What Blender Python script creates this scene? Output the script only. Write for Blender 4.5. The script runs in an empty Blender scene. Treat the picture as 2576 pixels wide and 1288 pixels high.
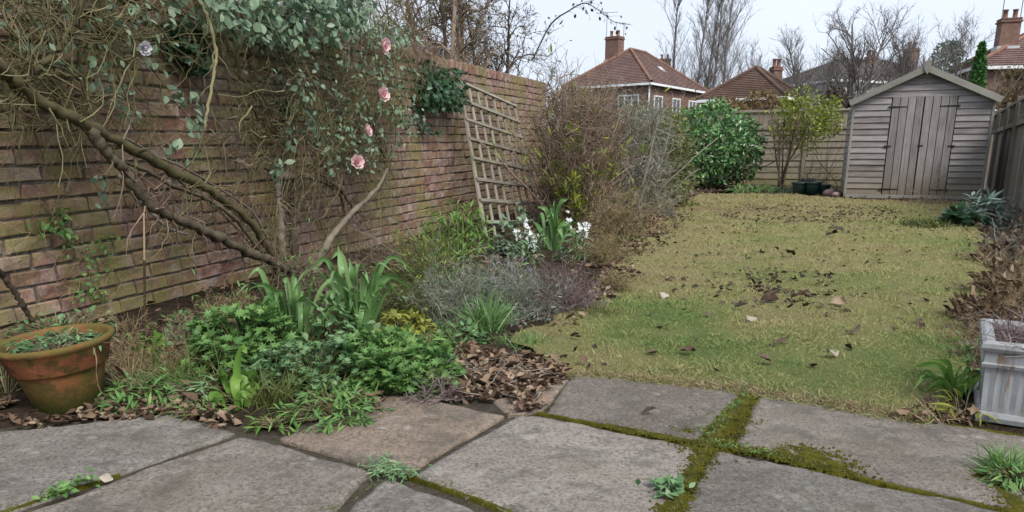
import bpy, math, random
import numpy as np
from mathutils import Matrix, Vector

sc = bpy.context.scene
rng = np.random.default_rng(11)
random.seed(11)
R = math.radians

# ------------------------------------------------------------------ camera
CAM_H = 0.75
FOC = 1840.0            # focal length in units of a 2576 wide frame
PITCH = math.atan(455.0 / 1840.0)
cd = bpy.data.cameras.new('camera')
cam = bpy.data.objects.new('camera', cd)
sc.collection.objects.link(cam)
cam.location = (0, 0, CAM_H)
cam.rotation_euler = (math.pi / 2 - PITCH, 0, 0)
cd.sensor_width = 36.0
cd.lens = 36.0 * FOC / 2576.0
cd.shift_y = 206.0 / 2576.0
cd.clip_start = 0.05
cd.clip_end = 2000
sc.camera = cam

# ------------------------------------------------------------------ sky and sun (overcast)
world = bpy.data.worlds.new('World')
sc.world = world
world.use_nodes = True
wn = world.node_tree.nodes
wl = world.node_tree.links
for n in list(wn):
    wn.remove(n)
wo = wn.new('ShaderNodeOutputWorld')
wb = wn.new('ShaderNodeBackground')
sky = wn.new('ShaderNodeTexSky')
sky.sky_type = 'NISHITA'
sky.sun_disc = False
sky.sun_elevation = R(48)
sky.sun_rotation = R(150)
sky.air_density = 1.2
sky.dust_density = 4.0
hs = wn.new('ShaderNodeHueSaturation')
hs.inputs['Saturation'].default_value = 0.32
mx = wn.new('ShaderNodeMix')
mx.data_type = 'RGBA'
mx.inputs[0].default_value = 0.72
mx.inputs[7].default_value = (7.3, 8.15, 9.6, 1)      # even cloud layer
tcw = wn.new('ShaderNodeTexCoord')
cn = wn.new('ShaderNodeTexNoise')
cn.inputs['Scale'].default_value = 2.2
cn.inputs['Detail'].default_value = 4
cm = wn.new('ShaderNodeMapRange')
cm.inputs['From Min'].default_value = 0.3
cm.inputs['From Max'].default_value = 0.7
cm.inputs['To Min'].default_value = 0.93
cm.inputs['To Max'].default_value = 1.05
cs = wn.new('ShaderNodeVectorMath')
cs.operation = 'SCALE'
wl.new(sky.outputs[0], hs.inputs['Color'])
wl.new(hs.outputs[0], mx.inputs[6])
wl.new(tcw.outputs['Generated'], cn.inputs['Vector'])
wl.new(cn.outputs[0], cm.inputs[0])
wl.new(mx.outputs[2], cs.inputs[0])
wl.new(cm.outputs[0], cs.inputs['Scale'])
wl.new(cs.outputs[0], wb.inputs['Color'])
wb.inputs['Strength'].default_value = 0.055
wl.new(wb.outputs[0], wo.inputs['Surface'])

sd = bpy.data.lights.new('sun', 'SUN')
sd.energy = 1.5
sd.angle = R(22)
sd.color = (1.0, 0.955, 0.89)
sun = bpy.data.objects.new('sun', sd)
sc.collection.objects.link(sun)
sun.rotation_euler = (R(42), 0, R(30))   # from behind and right of the camera
sun.location = (0, 0, 30)

sc.view_settings.view_transform = 'Standard'
sc.view_settings.look = 'None'
sc.view_settings.gamma = 1.0
sc.view_settings.exposure = 1.38
sc.view_settings.use_curve_mapping = False
sc.render.engine = 'CYCLES'
sc.cycles.max_bounces = 6
sc.cycles.diffuse_bounces = 3
sc.cycles.glossy_bounces = 2
sc.cycles.transmission_bounces = 3
sc.cycles.use_denoising = True

# ------------------------------------------------------------------ placing: photo point -> place on the ground / wall
SP, CP = math.sin(PITCH), math.cos(PITCH)
def ray(x, y):
    u, v = x - 1288.0, y - 850.0
    return np.array([u, FOC * CP - v * SP, -FOC * SP - v * CP])
def G(x, y, z=0.0):
    d = ray(x, y)
    t = (z - CAM_H) / d[2]
    return np.array([d[0] * t, d[1] * t, z])
def atY(x, y, Y):
    d = ray(x, y)
    t = Y / d[1]
    return np.array([d[0] * t, Y, CAM_H + d[2] * t])
def ppm(y):                      # photo units per metre at a ground point
    return (FOC * SP + (y - 850.0) * CP) / CAM_H
WP0 = np.array([-2.09, 2.90, 0.0])
WD = np.array([math.sin(R(15.1)), math.cos(R(15.1)), 0.0])     # along the brick wall, away from the camera
WN = np.array([WD[1], -WD[0], 0.0])                            # out of the wall, into the garden
UP = np.array([0.0, 0.0, 1.0])
def W(x, y, off=0.0):
    d = ray(x, y)
    o = np.array([0, 0, CAM_H])
    t = np.dot(WP0 + WN * off - o, WN) / np.dot(d, WN)
    return o + d * t
def wall_sz(p):
    return np.dot(p - WP0, WD), p[2]
def wall_pt(s, z, off=0.0):
    s = np.asarray(s, float); z = np.asarray(z, float)
    return WP0 + s[..., None] * WD + z[..., None] * UP + np.asarray(off, float)[..., None] * WN
def wall_h(s):
    return 1.53 + 0.04 * s

# ------------------------------------------------------------------ object helpers
COL = sc.collection
WMX = {}
def tag(o, label=None, cat=None, group=None, kind=None):
    if label: o['label'] = label
    if cat: o['category'] = cat
    if group: o['group'] = group
    if kind: o['kind'] = kind
    return o
def put(name, data, parent=None, M=None):
    o = bpy.data.objects.new(name, data)
    COL.objects.link(o)
    M = M if M is not None else Matrix.Identity(4)
    WMX[o.name] = M
    if parent is not None:
        o.parent = parent
        o.matrix_basis = WMX[parent.name].inverted() @ M
    else:
        o.matrix_basis = M
    return o
def thing(name, label, cat, loc=(0, 0, 0), group=None):
    o = put(name, None, None, Matrix.Translation(Vector([float(c) for c in loc])))
    o.empty_display_size = 0.1
    return tag(o, label, cat, group)
def nrm(a):
    return a / np.maximum(np.linalg.norm(a, axis=-1, keepdims=True), 1e-9)
def frameM(origin, x, y, z):
    return Matrix(((x[0], y[0], z[0], origin[0]), (x[1], y[1], z[1], origin[1]), (x[2], y[2], z[2], origin[2]), (0, 0, 0, 1)))

class MB:
    """collects geometry as arrays, builds one mesh"""
    def __init__(self):
        self.V = []; self.Q = []; self.T = []; self.A = []; self.n = 0
    def add(self, V, quads=None, tris=None, rnd=0.0):
        V = np.asarray(V, float).reshape(-1, 3)
        self.V.append(V)
        a = np.asarray(rnd, float)
        self.A.append(np.full(len(V), float(a)) if a.ndim == 0 else a.reshape(-1))
        if quads is not None and len(quads): self.Q.append(np.asarray(quads, np.int64).reshape(-1, 4) + self.n)
        if tris is not None and len(tris): self.T.append(np.asarray(tris, np.int64).reshape(-1, 3) + self.n)
        self.n += len(V)
    def tubes(self, P, Rr, k=3, rnd=0.0, cap=False):
        P = np.asarray(P, float); Rr = np.asarray(Rr, float)
        N, n, _ = P.shape
        t = np.empty_like(P)
        t[:, 1:-1] = P[:, 2:] - P[:, :-2]; t[:, 0] = P[:, 1] - P[:, 0]; t[:, -1] = P[:, -1] - P[:, -2]
        t = nrm(t)
        ref = nrm(rng.normal(size=(N, 1, 3)) * 0.3 + np.array([0.31, 0.87, 0.37]))
        u = nrm(np.cross(t, np.broadcast_to(ref, t.shape))); v = np.cross(t, u)
        ang = np.arange(k) * 2 * math.pi / k
        V = P[:, :, None, :] + Rr[:, :, None, None] * (np.cos(ang)[None, None, :, None] * u[:, :, None, :] + np.sin(ang)[None, None, :, None] * v[:, :, None, :])
        a = np.asarray(rnd, float)
        A = np.broadcast_to(a.reshape(-1, 1), (N, n * k)).reshape(-1) if a.ndim else np.full(N * n * k, float(a))
        b = np.arange(N)[:, None, None] * (n * k) + np.arange(n - 1)[None, :, None] * k
        j = np.arange(k)[None, None, :]; j2 = (j + 1) % k
        Q = np.stack([b + j, b + j2, b + k + j2, b + k + j], -1).reshape(-1, 4)
        self.add(V.reshape(-1, 3), Q, None, A)
        if cap and k >= 4:
            for i in range(N):
                base = self.n - N * n * k + i * n * k
                e = base + (n - 1) * k
                self.T.append(np.array([[e, e + q, e + q + 1] for q in range(1, k - 1)]))
                self.T.append(np.array([[base, base + q + 1, base + q] for q in range(1, k - 1)]))
    def leaves(self, tm, pos, ydir, nor, size, rnd):
        tv, tf = tm
        pos = np.asarray(pos, float); N = len(pos)
        if N == 0: return
        y = nrm(np.asarray(ydir, float)); x = nrm(np.cross(y, np.asarray(nor, float))); z = np.cross(x, y)
        size = np.broadcast_to(np.asarray(size, float), (N,))
        V = pos[:, None, :] + size[:, None, None] * (tv[None, :, 0:1] * x[:, None, :] + tv[None, :, 1:2] * y[:, None, :] + tv[None, :, 2:3] * z[:, None, :])
        F = (tf[None] + (np.arange(N) * len(tv))[:, None, None]).reshape(-1, 3)
        self.add(V.reshape(-1, 3), None, F, np.repeat(np.broadcast_to(np.asarray(rnd, float), (N,)), len(tv)))
    def box(self, c, sx, sy, sz, M=None, b=0.0, rnd=0.0):
        V, Q, T = chamfer_box(sx, sy, sz, b)
        V = V + np.asarray(c, float)
        if M is not None:
            m = np.array(M); V = V @ m[:3, :3].T + m[:3, 3]
        self.add(V, Q, T, rnd)
    def mesh(self, name, mat=None, smooth=False):
        me = bpy.data.meshes.new(name)
        V = np.concatenate(self.V) if self.V else np.zeros((0, 3))
        Q = np.concatenate(self.Q) if self.Q else np.zeros((0, 4), np.int64)
        T = np.concatenate(self.T) if self.T else np.zeros((0, 3), np.int64)
        nl = Q.size + T.size; npoly = len(Q) + len(T)
        me.vertices.add(len(V)); me.vertices.foreach_set('co', V.astype(np.float32).ravel())
        me.loops.add(nl); me.loops.foreach_set('vertex_index', np.concatenate([Q.ravel(), T.ravel()]).astype(np.int32))
        me.polygons.add(npoly)
        ls = np.concatenate([np.arange(len(Q)) * 4, Q.size + np.arange(len(T)) * 3]).astype(np.int32)
        me.polygons.foreach_set('loop_start', ls)
        me.polygons.foreach_set('use_smooth', np.full(npoly, bool(smooth)))
        at = me.attributes.new('rnd', 'FLOAT', 'POINT')
        at.data.foreach_set('value', np.concatenate(self.A).astype(np.float32) if self.A else np.zeros(0, np.float32))
        me.update(calc_edges=True)
        if mat: me.materials.append(mat)
        return me
    def part(self, name, mat, parent=None, smooth=False, kind=None, label=None, cat=None, group=None):
        o = put(name, self.mesh(name, mat, smooth), parent, None)
        return tag(o, label, cat, group, kind)

def chamfer_box(sx, sy, sz, b):
    h = np.array([sx, sy, sz]) / 2
    if b <= 0:
        V = np.array([[x, y, z] for x in (-1, 1) for y in (-1, 1) for z in (-1, 1)]) * h
        return V, np.array([[0, 1, 3, 2], [4, 6, 7, 5], [0, 4, 5, 1], [2, 3, 7, 6], [0, 2, 6, 4], [1, 5, 7, 3]]), np.zeros((0, 3), int)
    V = []; idx = {}
    for sxn in (-1, 1):
        for syn in (-1, 1):
            for szn in (-1, 1):
                for ax in range(3):
                    p = np.array([sxn, syn, szn]) * (h - b)
                    p[ax] = (sxn, syn, szn)[ax] * h[ax]
                    idx[(sxn, syn, szn, ax)] = len(V); V.append(p)
    Q = []; T = []
    S = (-1, 1)
    for ax in range(3):
        o = [a for a in range(3) if a != ax]
        for s in S:
            f = []
            for (a, c) in ((-1, -1), (1, -1), (1, 1), (-1, 1)):
                k = [0, 0, 0]; k[ax] = s; k[o[0]] = a; k[o[1]] = c
                f.append(idx[(*k, ax)])
            flip = (s < 0) ^ (ax == 1)
            Q.append(f[::-1] if flip else f)
    for ax in range(3):          # edges along ax
        o = [a for a in range(3) if a != ax]
        for a in S:
            for c in S:
                k0 = [0, 0, 0]; k1 = [0, 0, 0]
                k0[ax] = -1; k1[ax] = 1
                for k in (k0, k1):
                    k[o[0]] = a; k[o[1]] = c
                Q.append([idx[(*k0, o[0])], idx[(*k1, o[0])], idx[(*k1, o[1])], idx[(*k0, o[1])]])
    for a in S:
        for b2 in S:
            for c in S:
                T.append([idx[(a, b2, c, 0)], idx[(a, b2, c, 1)], idx[(a, b2, c, 2)]])
    V = np.array(V)
    # outward winding
    def fix(F):
        out = []
        for f in F:
            p = V[f]; n = np.cross(p[1] - p[0], p[2] - p[0])
            out.append(f[::-1] if np.dot(n, p.mean(0)) < 0 else f)
        return np.array(out)
    return V, fix(Q), fix(T)

# value noise on the plane, used to vary growth and wear
def vnoise(x, y, seed=0):
    x = np.asarray(x, float); y = np.asarray(y, float)
    xi = np.floor(x).astype(np.int64); yi = np.floor(y).astype(np.int64)
    fx = x - xi; fy = y - yi
    fx = fx * fx * (3 - 2 * fx); fy = fy * fy * (3 - 2 * fy)
    def h(a, b):
        n = (a * 374761393 + b * 668265263 + seed * 1442695041) & 0xffffffff
        n = ((n ^ (n >> 13)) * 1274126177) & 0xffffffff
        return ((n ^ (n >> 16)) & 0xffff) / 65535.0
    return (h(xi, yi) * (1 - fx) + h(xi + 1, yi) * fx) * (1 - fy) + (h(xi, yi + 1) * (1 - fx) + h(xi + 1, yi + 1) * fx) * fy
def fbm(x, y, seed=0, o=4):
    r = 0; a = 0.5; t = 0
    for i in range(o):
        r = r + a * vnoise(x * 2 ** i, y * 2 ** i, seed + i); t += a; a *= 0.5
    return r / t
def in_poly(px, py, poly):
    px = np.asarray(px); py = np.asarray(py)
    ins = np.zeros(px.shape, bool); n = len(poly)
    for i in range(n):
        x1, y1 = poly[i][:2]; x2, y2 = poly[(i + 1) % n][:2]
        if y1 == y2: continue
        c = ((y1 > py) != (y2 > py)) & (px < (x2 - x1) * (py - y1) / (y2 - y1) + x1)
        ins ^= c
    return ins
def sample_poly(poly, n):
    poly = np.asarray(poly, float)[:, :2]
    lo = poly.min(0); hi = poly.max(0); out = []
    got = 0
    while got < n:
        q = rng.uniform(lo, hi, size=(max(n, 64) * 2, 2)); q = q[in_poly(q[:, 0], q[:, 1], poly)]
        out.append(q); got += len(q)
    return np.concatenate(out)[:n]

# ------------------------------------------------------------------ growing
def grow(st, dr, ln, r0, n=4, wob=0.25, grav=0.0, flat=None, taper=0.35, lift=0.0):
    st = np.asarray(st, float); N = len(st)
    d = nrm(np.asarray(dr, float)); ln = np.broadcast_to(np.asarray(ln, float), (N,)); r0 = np.broadcast_to(np.asarray(r0, float), (N,))
    P = np.empty((N, n + 1, 3)); P[:, 0] = st
    for i in range(n):
        d = d + wob * rng.normal(size=(N, 3)) + np.array([0, 0, lift - grav])
        if flat is not None:
            d = d - (d @ flat)[:, None] * flat * 0.6
        d = nrm(d)
        P[:, i + 1] = P[:, i] + d * (ln / n)[:, None]
    Rr = r0[:, None] * np.linspace(1, taper, n + 1)[None]
    return P, Rr
def sprout(P, Rr, m, lo=0.25, hi=1.0, spread=0.8, up=0.0, rr=0.6):
    N, n, _ = P.shape
    idx = np.repeat(np.arange(N), m)
    t = rng.uniform(lo, hi, len(idx)) * (n - 1)
    i = np.minimum(t.astype(int), n - 2); f = (t - i)[:, None]
    st = P[idx, i] * (1 - f) + P[idx, i + 1] * f
    tan = nrm(P[idx, i + 1] - P[idx, i])
    dr = nrm(tan + spread * nrm(rng.normal(size=st.shape)) + np.array([0, 0, up]))
    rad = (Rr[idx, i] * (1 - f[:, 0]) + Rr[idx, i + 1] * f[:, 0]) * rr
    return st, dr, rad, idx
def smooth_path(pts, n):
    pts = np.asarray(pts, float)
    k = len(pts)
    ext = np.vstack([2 * pts[0] - pts[1], pts, 2 * pts[-1] - pts[-2]])
    out = []
    for t in np.linspace(0, k - 1 - 1e-6, n):
        i = int(t); f = t - i
        p0, p1, p2, p3 = ext[i], ext[i + 1], ext[i + 2], ext[i + 3]
        out.append(0.5 * ((2 * p1) + (-p0 + p2) * f + (2 * p0 - 5 * p1 + 4 * p2 - p3) * f * f + (-p0 + 3 * p1 - 3 * p2 + p3) * f ** 3))
    return np.array(out)

# leaf shapes: base at 0, length along +y, unit length
def leaf_shape(ws, fold=0.12, droop=0.12):
    n = len(ws); V = []; F = []
    for i, w in enumerate(ws):
        t = i / (n - 1)
        z = -droop * t * t
        V += [(-w, t, z + fold * w * 2), (0, t, z), (w, t, z + fold * w * 2)]
    for i in range(n - 1):
        a = i * 3
        for s in (0, 1):
            F += [(a + s, a + s + 1, a + s + 4), (a + s, a + s + 4, a + s + 3)]
    return np.array(V), np.array(F)
def lobed_shape(n, inner, depth=0.1, k=2):
    V = [(0, 0.45, -depth)]; F = []
    m = n * k
    for i in range(m):
        a = -math.pi / 2 + 2 * math.pi * (i + 0.5) / m
        r = 0.5 if i % k == 0 else 0.5 * inner
        V.append((r * math.cos(a), 0.45 + r * math.sin(a), 0.03 * math.sin(i * 2.1)))
    for i in range(m):
        F.append((0, 1 + i, 1 + (i + 1) % m))
    return np.array(V), np.array(F)
L_OVATE = leaf_shape([0.02, 0.24, 0.3, 0.2, 0.01])
L_SMALL = leaf_shape([0.03, 0.3, 0.01])
L_NARROW = leaf_shape([0.02, 0.1, 0.1, 0.01], 0.1, 0.3)
L_LAUREL = leaf_shape([0.03, 0.2, 0.24, 0.17, 0.01], 0.2, 0.15)
L_LOBED = lobed_shape(7, 0.74, 0.12)
L_IVY = lobed_shape(5, 0.6)
L_FAR = (np.array([(0, 0, 0), (-0.26, 0.45, 0.07), (0, 1, -0.05), (0.26, 0.45, 0.07)]), np.array([(0, 2, 1), (0, 3, 2)]))
L_CUT = lobed_shape(8, 0.5, 0.16)
L_DEAD = leaf_shape([0.03, 0.26, 0.3, 0.18, 0.02], 0.45, -0.25)
L_DEAD2 = leaf_shape([0.03, 0.3, 0.22, 0.26, 0.02], -0.4, 0.35)
L_PETAL = leaf_shape([0.05, 0.28, 0.36, 0.22], 0.3, -0.2)
# ------------------------------------------------------------------ materials
class NT:
    def __init__(self, name):
        self.m = bpy.data.materials.new(name); self.m.use_nodes = True
        self.t = self.m.node_tree; self.t.nodes.clear()
        self.out = self.n('ShaderNodeOutputMaterial'); self.b = self.n('ShaderNodeBsdfPrincipled')
        self.l(self.b.outputs[0], self.out.inputs['Surface'])
    def n(self, t, **k):
        o = self.t.nodes.new(t)
        for a, v in k.items(): setattr(o, a, v)
        return o
    def l(self, a, b): self.t.links.new(a, b)
    def coord(self, kind='Object', scale=(1, 1, 1), rand=True):
        tc = self.n('ShaderNodeTexCoord'); mp = self.n('ShaderNodeMapping')
        mp.inputs['Scale'].default_value = scale
        if kind == 'World':
            g = self.n('ShaderNodeNewGeometry'); self.l(g.outputs['Position'], mp.inputs['Vector'])
        else:
            self.l(tc.outputs[kind], mp.inputs['Vector'])
        if rand:
            oi = self.n('ShaderNodeObjectInfo'); mu = self.n('ShaderNodeMath', operation='MULTIPLY'); mu.inputs[1].default_value = 37.0
            self.l(oi.outputs['Random'], mu.inputs[0])
            self.l(mu.outputs[0], mp.inputs['Location'])
        return mp.outputs[0]
    def noise(self, vec, scale, detail=4, rough=0.55):
        o = self.n('ShaderNodeTexNoise'); o.inputs['Scale'].default_value = scale; o.inputs['Detail'].default_value = detail; o.inputs['Roughness'].default_value = rough
        self.l(vec, o.inputs['Vector']); return o.outputs[0]
    def voro(self, vec, scale, feature='F1'):
        o = self.n('ShaderNodeTexVoronoi', feature=feature); o.inputs['Scale'].default_value = scale; self.l(vec, o.inputs['Vector']); return o.outputs[0]
    def ramp(self, f, stops, interp='LINEAR'):
        r = self.n('ShaderNodeValToRGB'); e = r.color_ramp.elements; r.color_ramp.interpolation = interp
        while len(e) < len(stops): e.new(0.5)
        for q, (p, c) in zip(e, stops):
            q.position = p; q.color = (*c, 1) if len(c) == 3 else c
        self.l(f, r.inputs[0]); return r.outputs[0]
    def mapr(self, f, a, b, c=0.0, d=1.0):
        r = self.n('ShaderNodeMapRange'); r.inputs[1].default_value = a; r.inputs[2].default_value = b; r.inputs[3].default_value = c; r.inputs[4].default_value = d
        self.l(f, r.inputs[0]); return r.outputs[0]
    def math(self, op, a, b=None):
        r = self.n('ShaderNodeMath', operation=op)
        for i, q in enumerate((a, b)):
            if q is None: continue
            if isinstance(q, (int, float)): r.inputs[i].default_value = q
            else: self.l(q, r.inputs[i])
        return r.outputs[0]
    def mix(self, f, a, b, blend='MIX'):
        r = self.n('ShaderNodeMix', data_type='RGBA', blend_type=blend)
        for i, q in ((0, f), (6, a), (7, b)):
            if isinstance(q, (int, float)): r.inputs[i].default_value = q
            elif isinstance(q, tuple): r.inputs[i].default_value = (*q, 1)
            else: self.l(q, r.inputs[i])
        return r.outputs[2]
    def rnd(self):
        a = self.n('ShaderNodeAttribute', attribute_name='rnd'); oi = self.n('ShaderNodeObjectInfo')
        return self.math('FRACT', self.math('ADD', a.outputs['Fac'], oi.outputs['Random']))
    def attr(self, nm='rnd'):
        return self.n('ShaderNodeAttribute', attribute_name=nm).outputs['Fac']
    def bump(self, h, strength, dist=0.01):
        b = self.n('ShaderNodeBump'); b.inputs['Strength'].default_value = strength; b.inputs['Distance'].default_value = dist
        self.l(h, b.inputs['Height']); self.l(b.outputs[0], self.b.inputs['Normal'])
    def done(self, col, rough=0.8, trans=0.0, spec=0.3):
        if isinstance(col, tuple): self.b.inputs['Base Color'].default_value = (*col, 1)
        else: self.l(col, self.b.inputs['Base Color'])
        if isinstance(rough, (int, float)): self.b.inputs['Roughness'].default_value = rough
        else: self.l(rough, self.b.inputs['Roughness'])
        self.b.inputs['Specular IOR Level'].default_value = spec
        if trans > 0:
            tr = self.n('ShaderNodeBsdfTranslucent'); ms = self.n('ShaderNodeMixShader'); ms.inputs[0].default_value = trans
            if isinstance(col, tuple): tr.inputs[0].default_value = (*col, 1)
            else: self.l(col, tr.inputs[0])
            self.l(self.b.outputs[0], ms.inputs[1]); self.l(tr.outputs[0], ms.inputs[2]); self.l(ms.outputs[0], self.out.inputs['Surface'])
        return self.m

def m_leaf(name, cols, rough=0.5, trans=0.25, spec=0.35, ns=9.0, amt=0.45, stops=None):
    t = NT(name)
    f = t.math('ADD', t.math('MULTIPLY', t.rnd(), 1 - amt), t.math('MULTIPLY', t.noise(t.coord('World', rand=False), ns, 3), amt))
    k = len(cols)
    f = t.mapr(f, 0.12, 0.88)
    c = t.ramp(f, [((i / (k - 1)) if k > 1 else 0, c) for i, c in enumerate(cols)])
    return t.done(c, rough, trans, spec)
def m_bark(name, cols, ns=14.0, rough=0.85, amt=0.6):
    t = NT(name)
    v = t.coord('World', rand=False)
    nz = t.noise(v, ns, 4)
    f = t.math('ADD', t.math('MULTIPLY', t.rnd(), 1 - amt), t.math('MULTIPLY', nz, amt))
    f = t.mapr(f, 0.15, 0.85)
    k = len(cols)
    c = t.ramp(f, [(i / (k - 1), c) for i, c in enumerate(cols)])
    t.bump(t.noise(v, 60, 3), 0.5, 0.006)
    return t.done(c, rough, 0, 0.2)
def m_wood(name, cols, moss=None, rough=0.85, grain=1.0, mossamt=0.6, lowdirt=None):
    """weathered boards, grain along the local x axis"""
    t = NT(name)
    v = t.coord('Object', (1.2 * grain, 22 * grain, 22 * grain))
    v2 = t.coord('Object', (1, 1, 1))
    g = t.noise(v, 2.2, 5, 0.65)
    blot = t.noise(v2, 3.0, 4)
    f = t.math('ADD', t.math('MULTIPLY', g, 0.6), t.math('ADD', t.math('MULTIPLY', blot, 0.3), t.math('MULTIPLY', t.rnd(), 0.22)))
    f = t.mapr(f, 0.3, 0.85)
    k = len(cols)
    c = t.ramp(f, [(i / (k - 1), q) for i, q in enumerate(cols)])
    if moss:
        wv = t.coord('World', (1, 1, 1), False)
        mf = t.mapr(t.noise(wv, 5.0, 5, 0.7), 0.52, 0.72, 0, mossamt)
        c = t.mix(mf, c, moss)
    if lowdirt:
        g2 = t.n('ShaderNodeNewGeometry'); s = t.n('ShaderNodeSeparateXYZ'); t.l(g2.outputs['Position'], s.inputs[0])
        zz = t.math('ADD', s.outputs['Z'], t.math('MULTIPLY', t.noise(t.coord('World', rand=False), 6, 4), -0.5))
        c = t.mix(t.mapr(zz, -0.25, 0.35, 0.85, 0), c, lowdirt)
    t.bump(g, 0.5, 0.004)
    return t.done(c, rough, 0, 0.2)

def m_brick(name, objrand=True):
    t = NT(name)
    w = t.coord('World', rand=False)
    r = t.rnd()
    base = t.ramp(r, [(0, (0.19, 0.095, 0.075)), (0.25, (0.27, 0.138, 0.105)), (0.5, (0.34, 0.19, 0.142)), (0.75, (0.285, 0.205, 0.16)), (1, (0.40, 0.265, 0.20))])
    n1 = t.noise(w, 26, 5, 0.7)
    c = t.mix(t.mapr(n1, 0.38, 0.7, 0, 0.7), base, (0.10, 0.068, 0.055))
    n2 = t.noise(w, 9, 4, 0.65)
    c = t.mix(t.mapr(n2, 0.47, 0.66, 0, 0.68), c, (0.36, 0.31, 0.285))          # lime bloom
    n3 = t.noise(w, 2.3, 5, 0.7)
    c = t.mix(t.mapr(n3, 0.45, 0.60, 0, 0.85), c, (0.21, 0.185, 0.07))        # moss and algae
    c = t.mix(t.mapr(t.noise(w, 1.5, 6, 0.75), 0.54, 0.70, 0, 0.35), c, (0.085, 0.065, 0.052))
    c = t.mix(t.mapr(t.noise(w, 13, 6, 0.8), 0.52, 0.66, 0, 0.4), c, (0.09, 0.07, 0.058))
    sp = t.voro(w, 170)
    c = t.mix(t.mapr(sp, 0.0, 0.22, 0.45, 0), c, (0.40, 0.37, 0.34))
    t.bump(t.math('ADD', t.noise(w, 70, 5, 0.7), t.math('MULTIPLY', n1, 1.5)), 0.9, 0.006)
    return t.done(c, 0.9, 0, 0.15)
def m_mortar():
    t = NT('mortar')
    w = t.coord('World', rand=False)
    c = t.ramp(t.noise(w, 14, 5, 0.7), [(0.3, (0.06, 0.05, 0.04)), (0.5, (0.135, 0.115, 0.095)), (0.65, (0.23, 0.21, 0.18)), (0.8, (0.10, 0.115, 0.05))])
    t.bump(t.noise(w, 60, 4), 0.8, 0.008)
    return t.done(c, 0.95, 0, 0.1)
def m_slab(name, c1, c2, c3):
    t = NT(name)
    w = t.coord('World', rand=False)
    big = t.noise(w, 3.2, 6, 0.65)
    c = t.ramp(t.mapr(t.math('ADD', big, t.math('MULTIPLY', t.rnd(), 0.26)), 0.40, 0.86), [(0, c1), (0.5, c2), (1, c3)])
    ag = t.voro(w, 120)
    c = t.mix(t.mapr(ag, 0.05, 0.5, 0.35, 0), c, (0.36, 0.34, 0.31))
    dk = t.noise(w, 95, 6, 0.8)
    c = t.mix(t.mapr(dk, 0.48, 0.6, 0, 0.75), c, (0.05, 0.044, 0.038))
    c = t.mix(t.mapr(t.noise(w, 75, 6, 0.85), 0.54, 0.66, 0, 0.55), c, (0.33, 0.30, 0.27))
    st = t.noise(w, 6.5, 6, 0.7)
    c = t.mix(t.mapr(st, 0.48, 0.62, 0, 0.65), c, (0.075, 0.066, 0.054))
    c = t.mix(t.mapr(t.noise(w, 4.1, 6, 0.75), 0.58, 0.7, 0, 0.5), c, (0.36, 0.33, 0.29))
    mo = t.noise(w, 1.7, 5, 0.7)
    c = t.mix(t.mapr(mo, 0.52, 0.72, 0, 0.45), c, (0.10, 0.09, 0.045))
    li = t.voro(w, 17)
    c = t.mix(t.math('MULTIPLY', t.mapr(li, 0.0, 0.28, 0.6, 0), t.mapr(t.noise(w, 5, 4), 0.5, 0.6)), c, (0.38, 0.37, 0.33))
    t.bump(t.math('ADD', t.math('MULTIPLY', dk, 0.8), t.math('MULTIPLY', t.noise(w, 22, 5, 0.7), 1.0)), 0.9, 0.006)
    return t.done(c, t.mapr(dk, 0.3, 0.7, 0.9, 0.72), 0, 0.25)
def m_soil(name='soil', dark=(0.018, 0.013, 0.009), mid=(0.05, 0.036, 0.024), hi=(0.09, 0.07, 0.045)):
    t = NT(name)
    w = t.coord('World', rand=False)
    c = t.ramp(t.noise(w, 18, 6, 0.75), [(0.3, dark), (0.55, mid), (0.8, hi)])
    t.bump(t.noise(w, 40, 5, 0.7), 1.0, 0.03)
    return t.done(c, 0.95, 0, 0.1)
def m_lawn():
    t = NT('lawn_turf')
    w = t.coord('World', rand=False)
    f = t.math('ADD', t.attr(), t.math('MULTIPLY', t.math('SUBTRACT', t.noise(w, 30, 6, 0.8), 0.5), 0.75))
    c = t.ramp(f, [(0.0, (0.215, 0.172, 0.09)), (0.3, (0.265, 0.232, 0.11)), (0.55, (0.225, 0.222, 0.088)), (0.8, (0.165, 0.195, 0.066)), (1.0, (0.115, 0.165, 0.05))])
    c = t.mix(t.mapr(t.noise(w, 90, 4, 0.8), 0.5, 0.75, 0, 0.6), c, (0.055, 0.042, 0.02))
    c = t.mix(t.mapr(t.noise(w, 3.2, 5, 0.75), 0.56, 0.7, 0, 0.55), c, (0.085, 0.062, 0.035))
    t.bump(t.noise(w, 120, 5, 0.8), 1.0, 0.02)
    return t.done(c, 0.9, 0, 0.1)
def m_grass():
    t = NT('grass_blades')
    c = t.ramp(t.attr(), [(0.0, (0.29, 0.235, 0.125)), (0.3, (0.35, 0.31, 0.155)), (0.55, (0.285, 0.285, 0.112)), (0.8, (0.20, 0.25, 0.085)), (1.0, (0.135, 0.21, 0.06))])
    return t.done(c, 0.7, 0.25, 0.2)
def m_moss():
    t = NT('moss')
    w = t.coord('World', rand=False)
    n = t.noise(w, 24, 5, 0.7)
    c = t.ramp(n, [(0.3, (0.035, 0.035, 0.008)), (0.5, (0.10, 0.095, 0.012)), (0.62, (0.14, 0.125, 0.016)), (0.78, (0.10, 0.06, 0.012))])
    t.bump(t.noise(w, 160, 4, 0.8), 1.0, 0.012)
    return t.done(c, 0.9, 0, 0.1)
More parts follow.
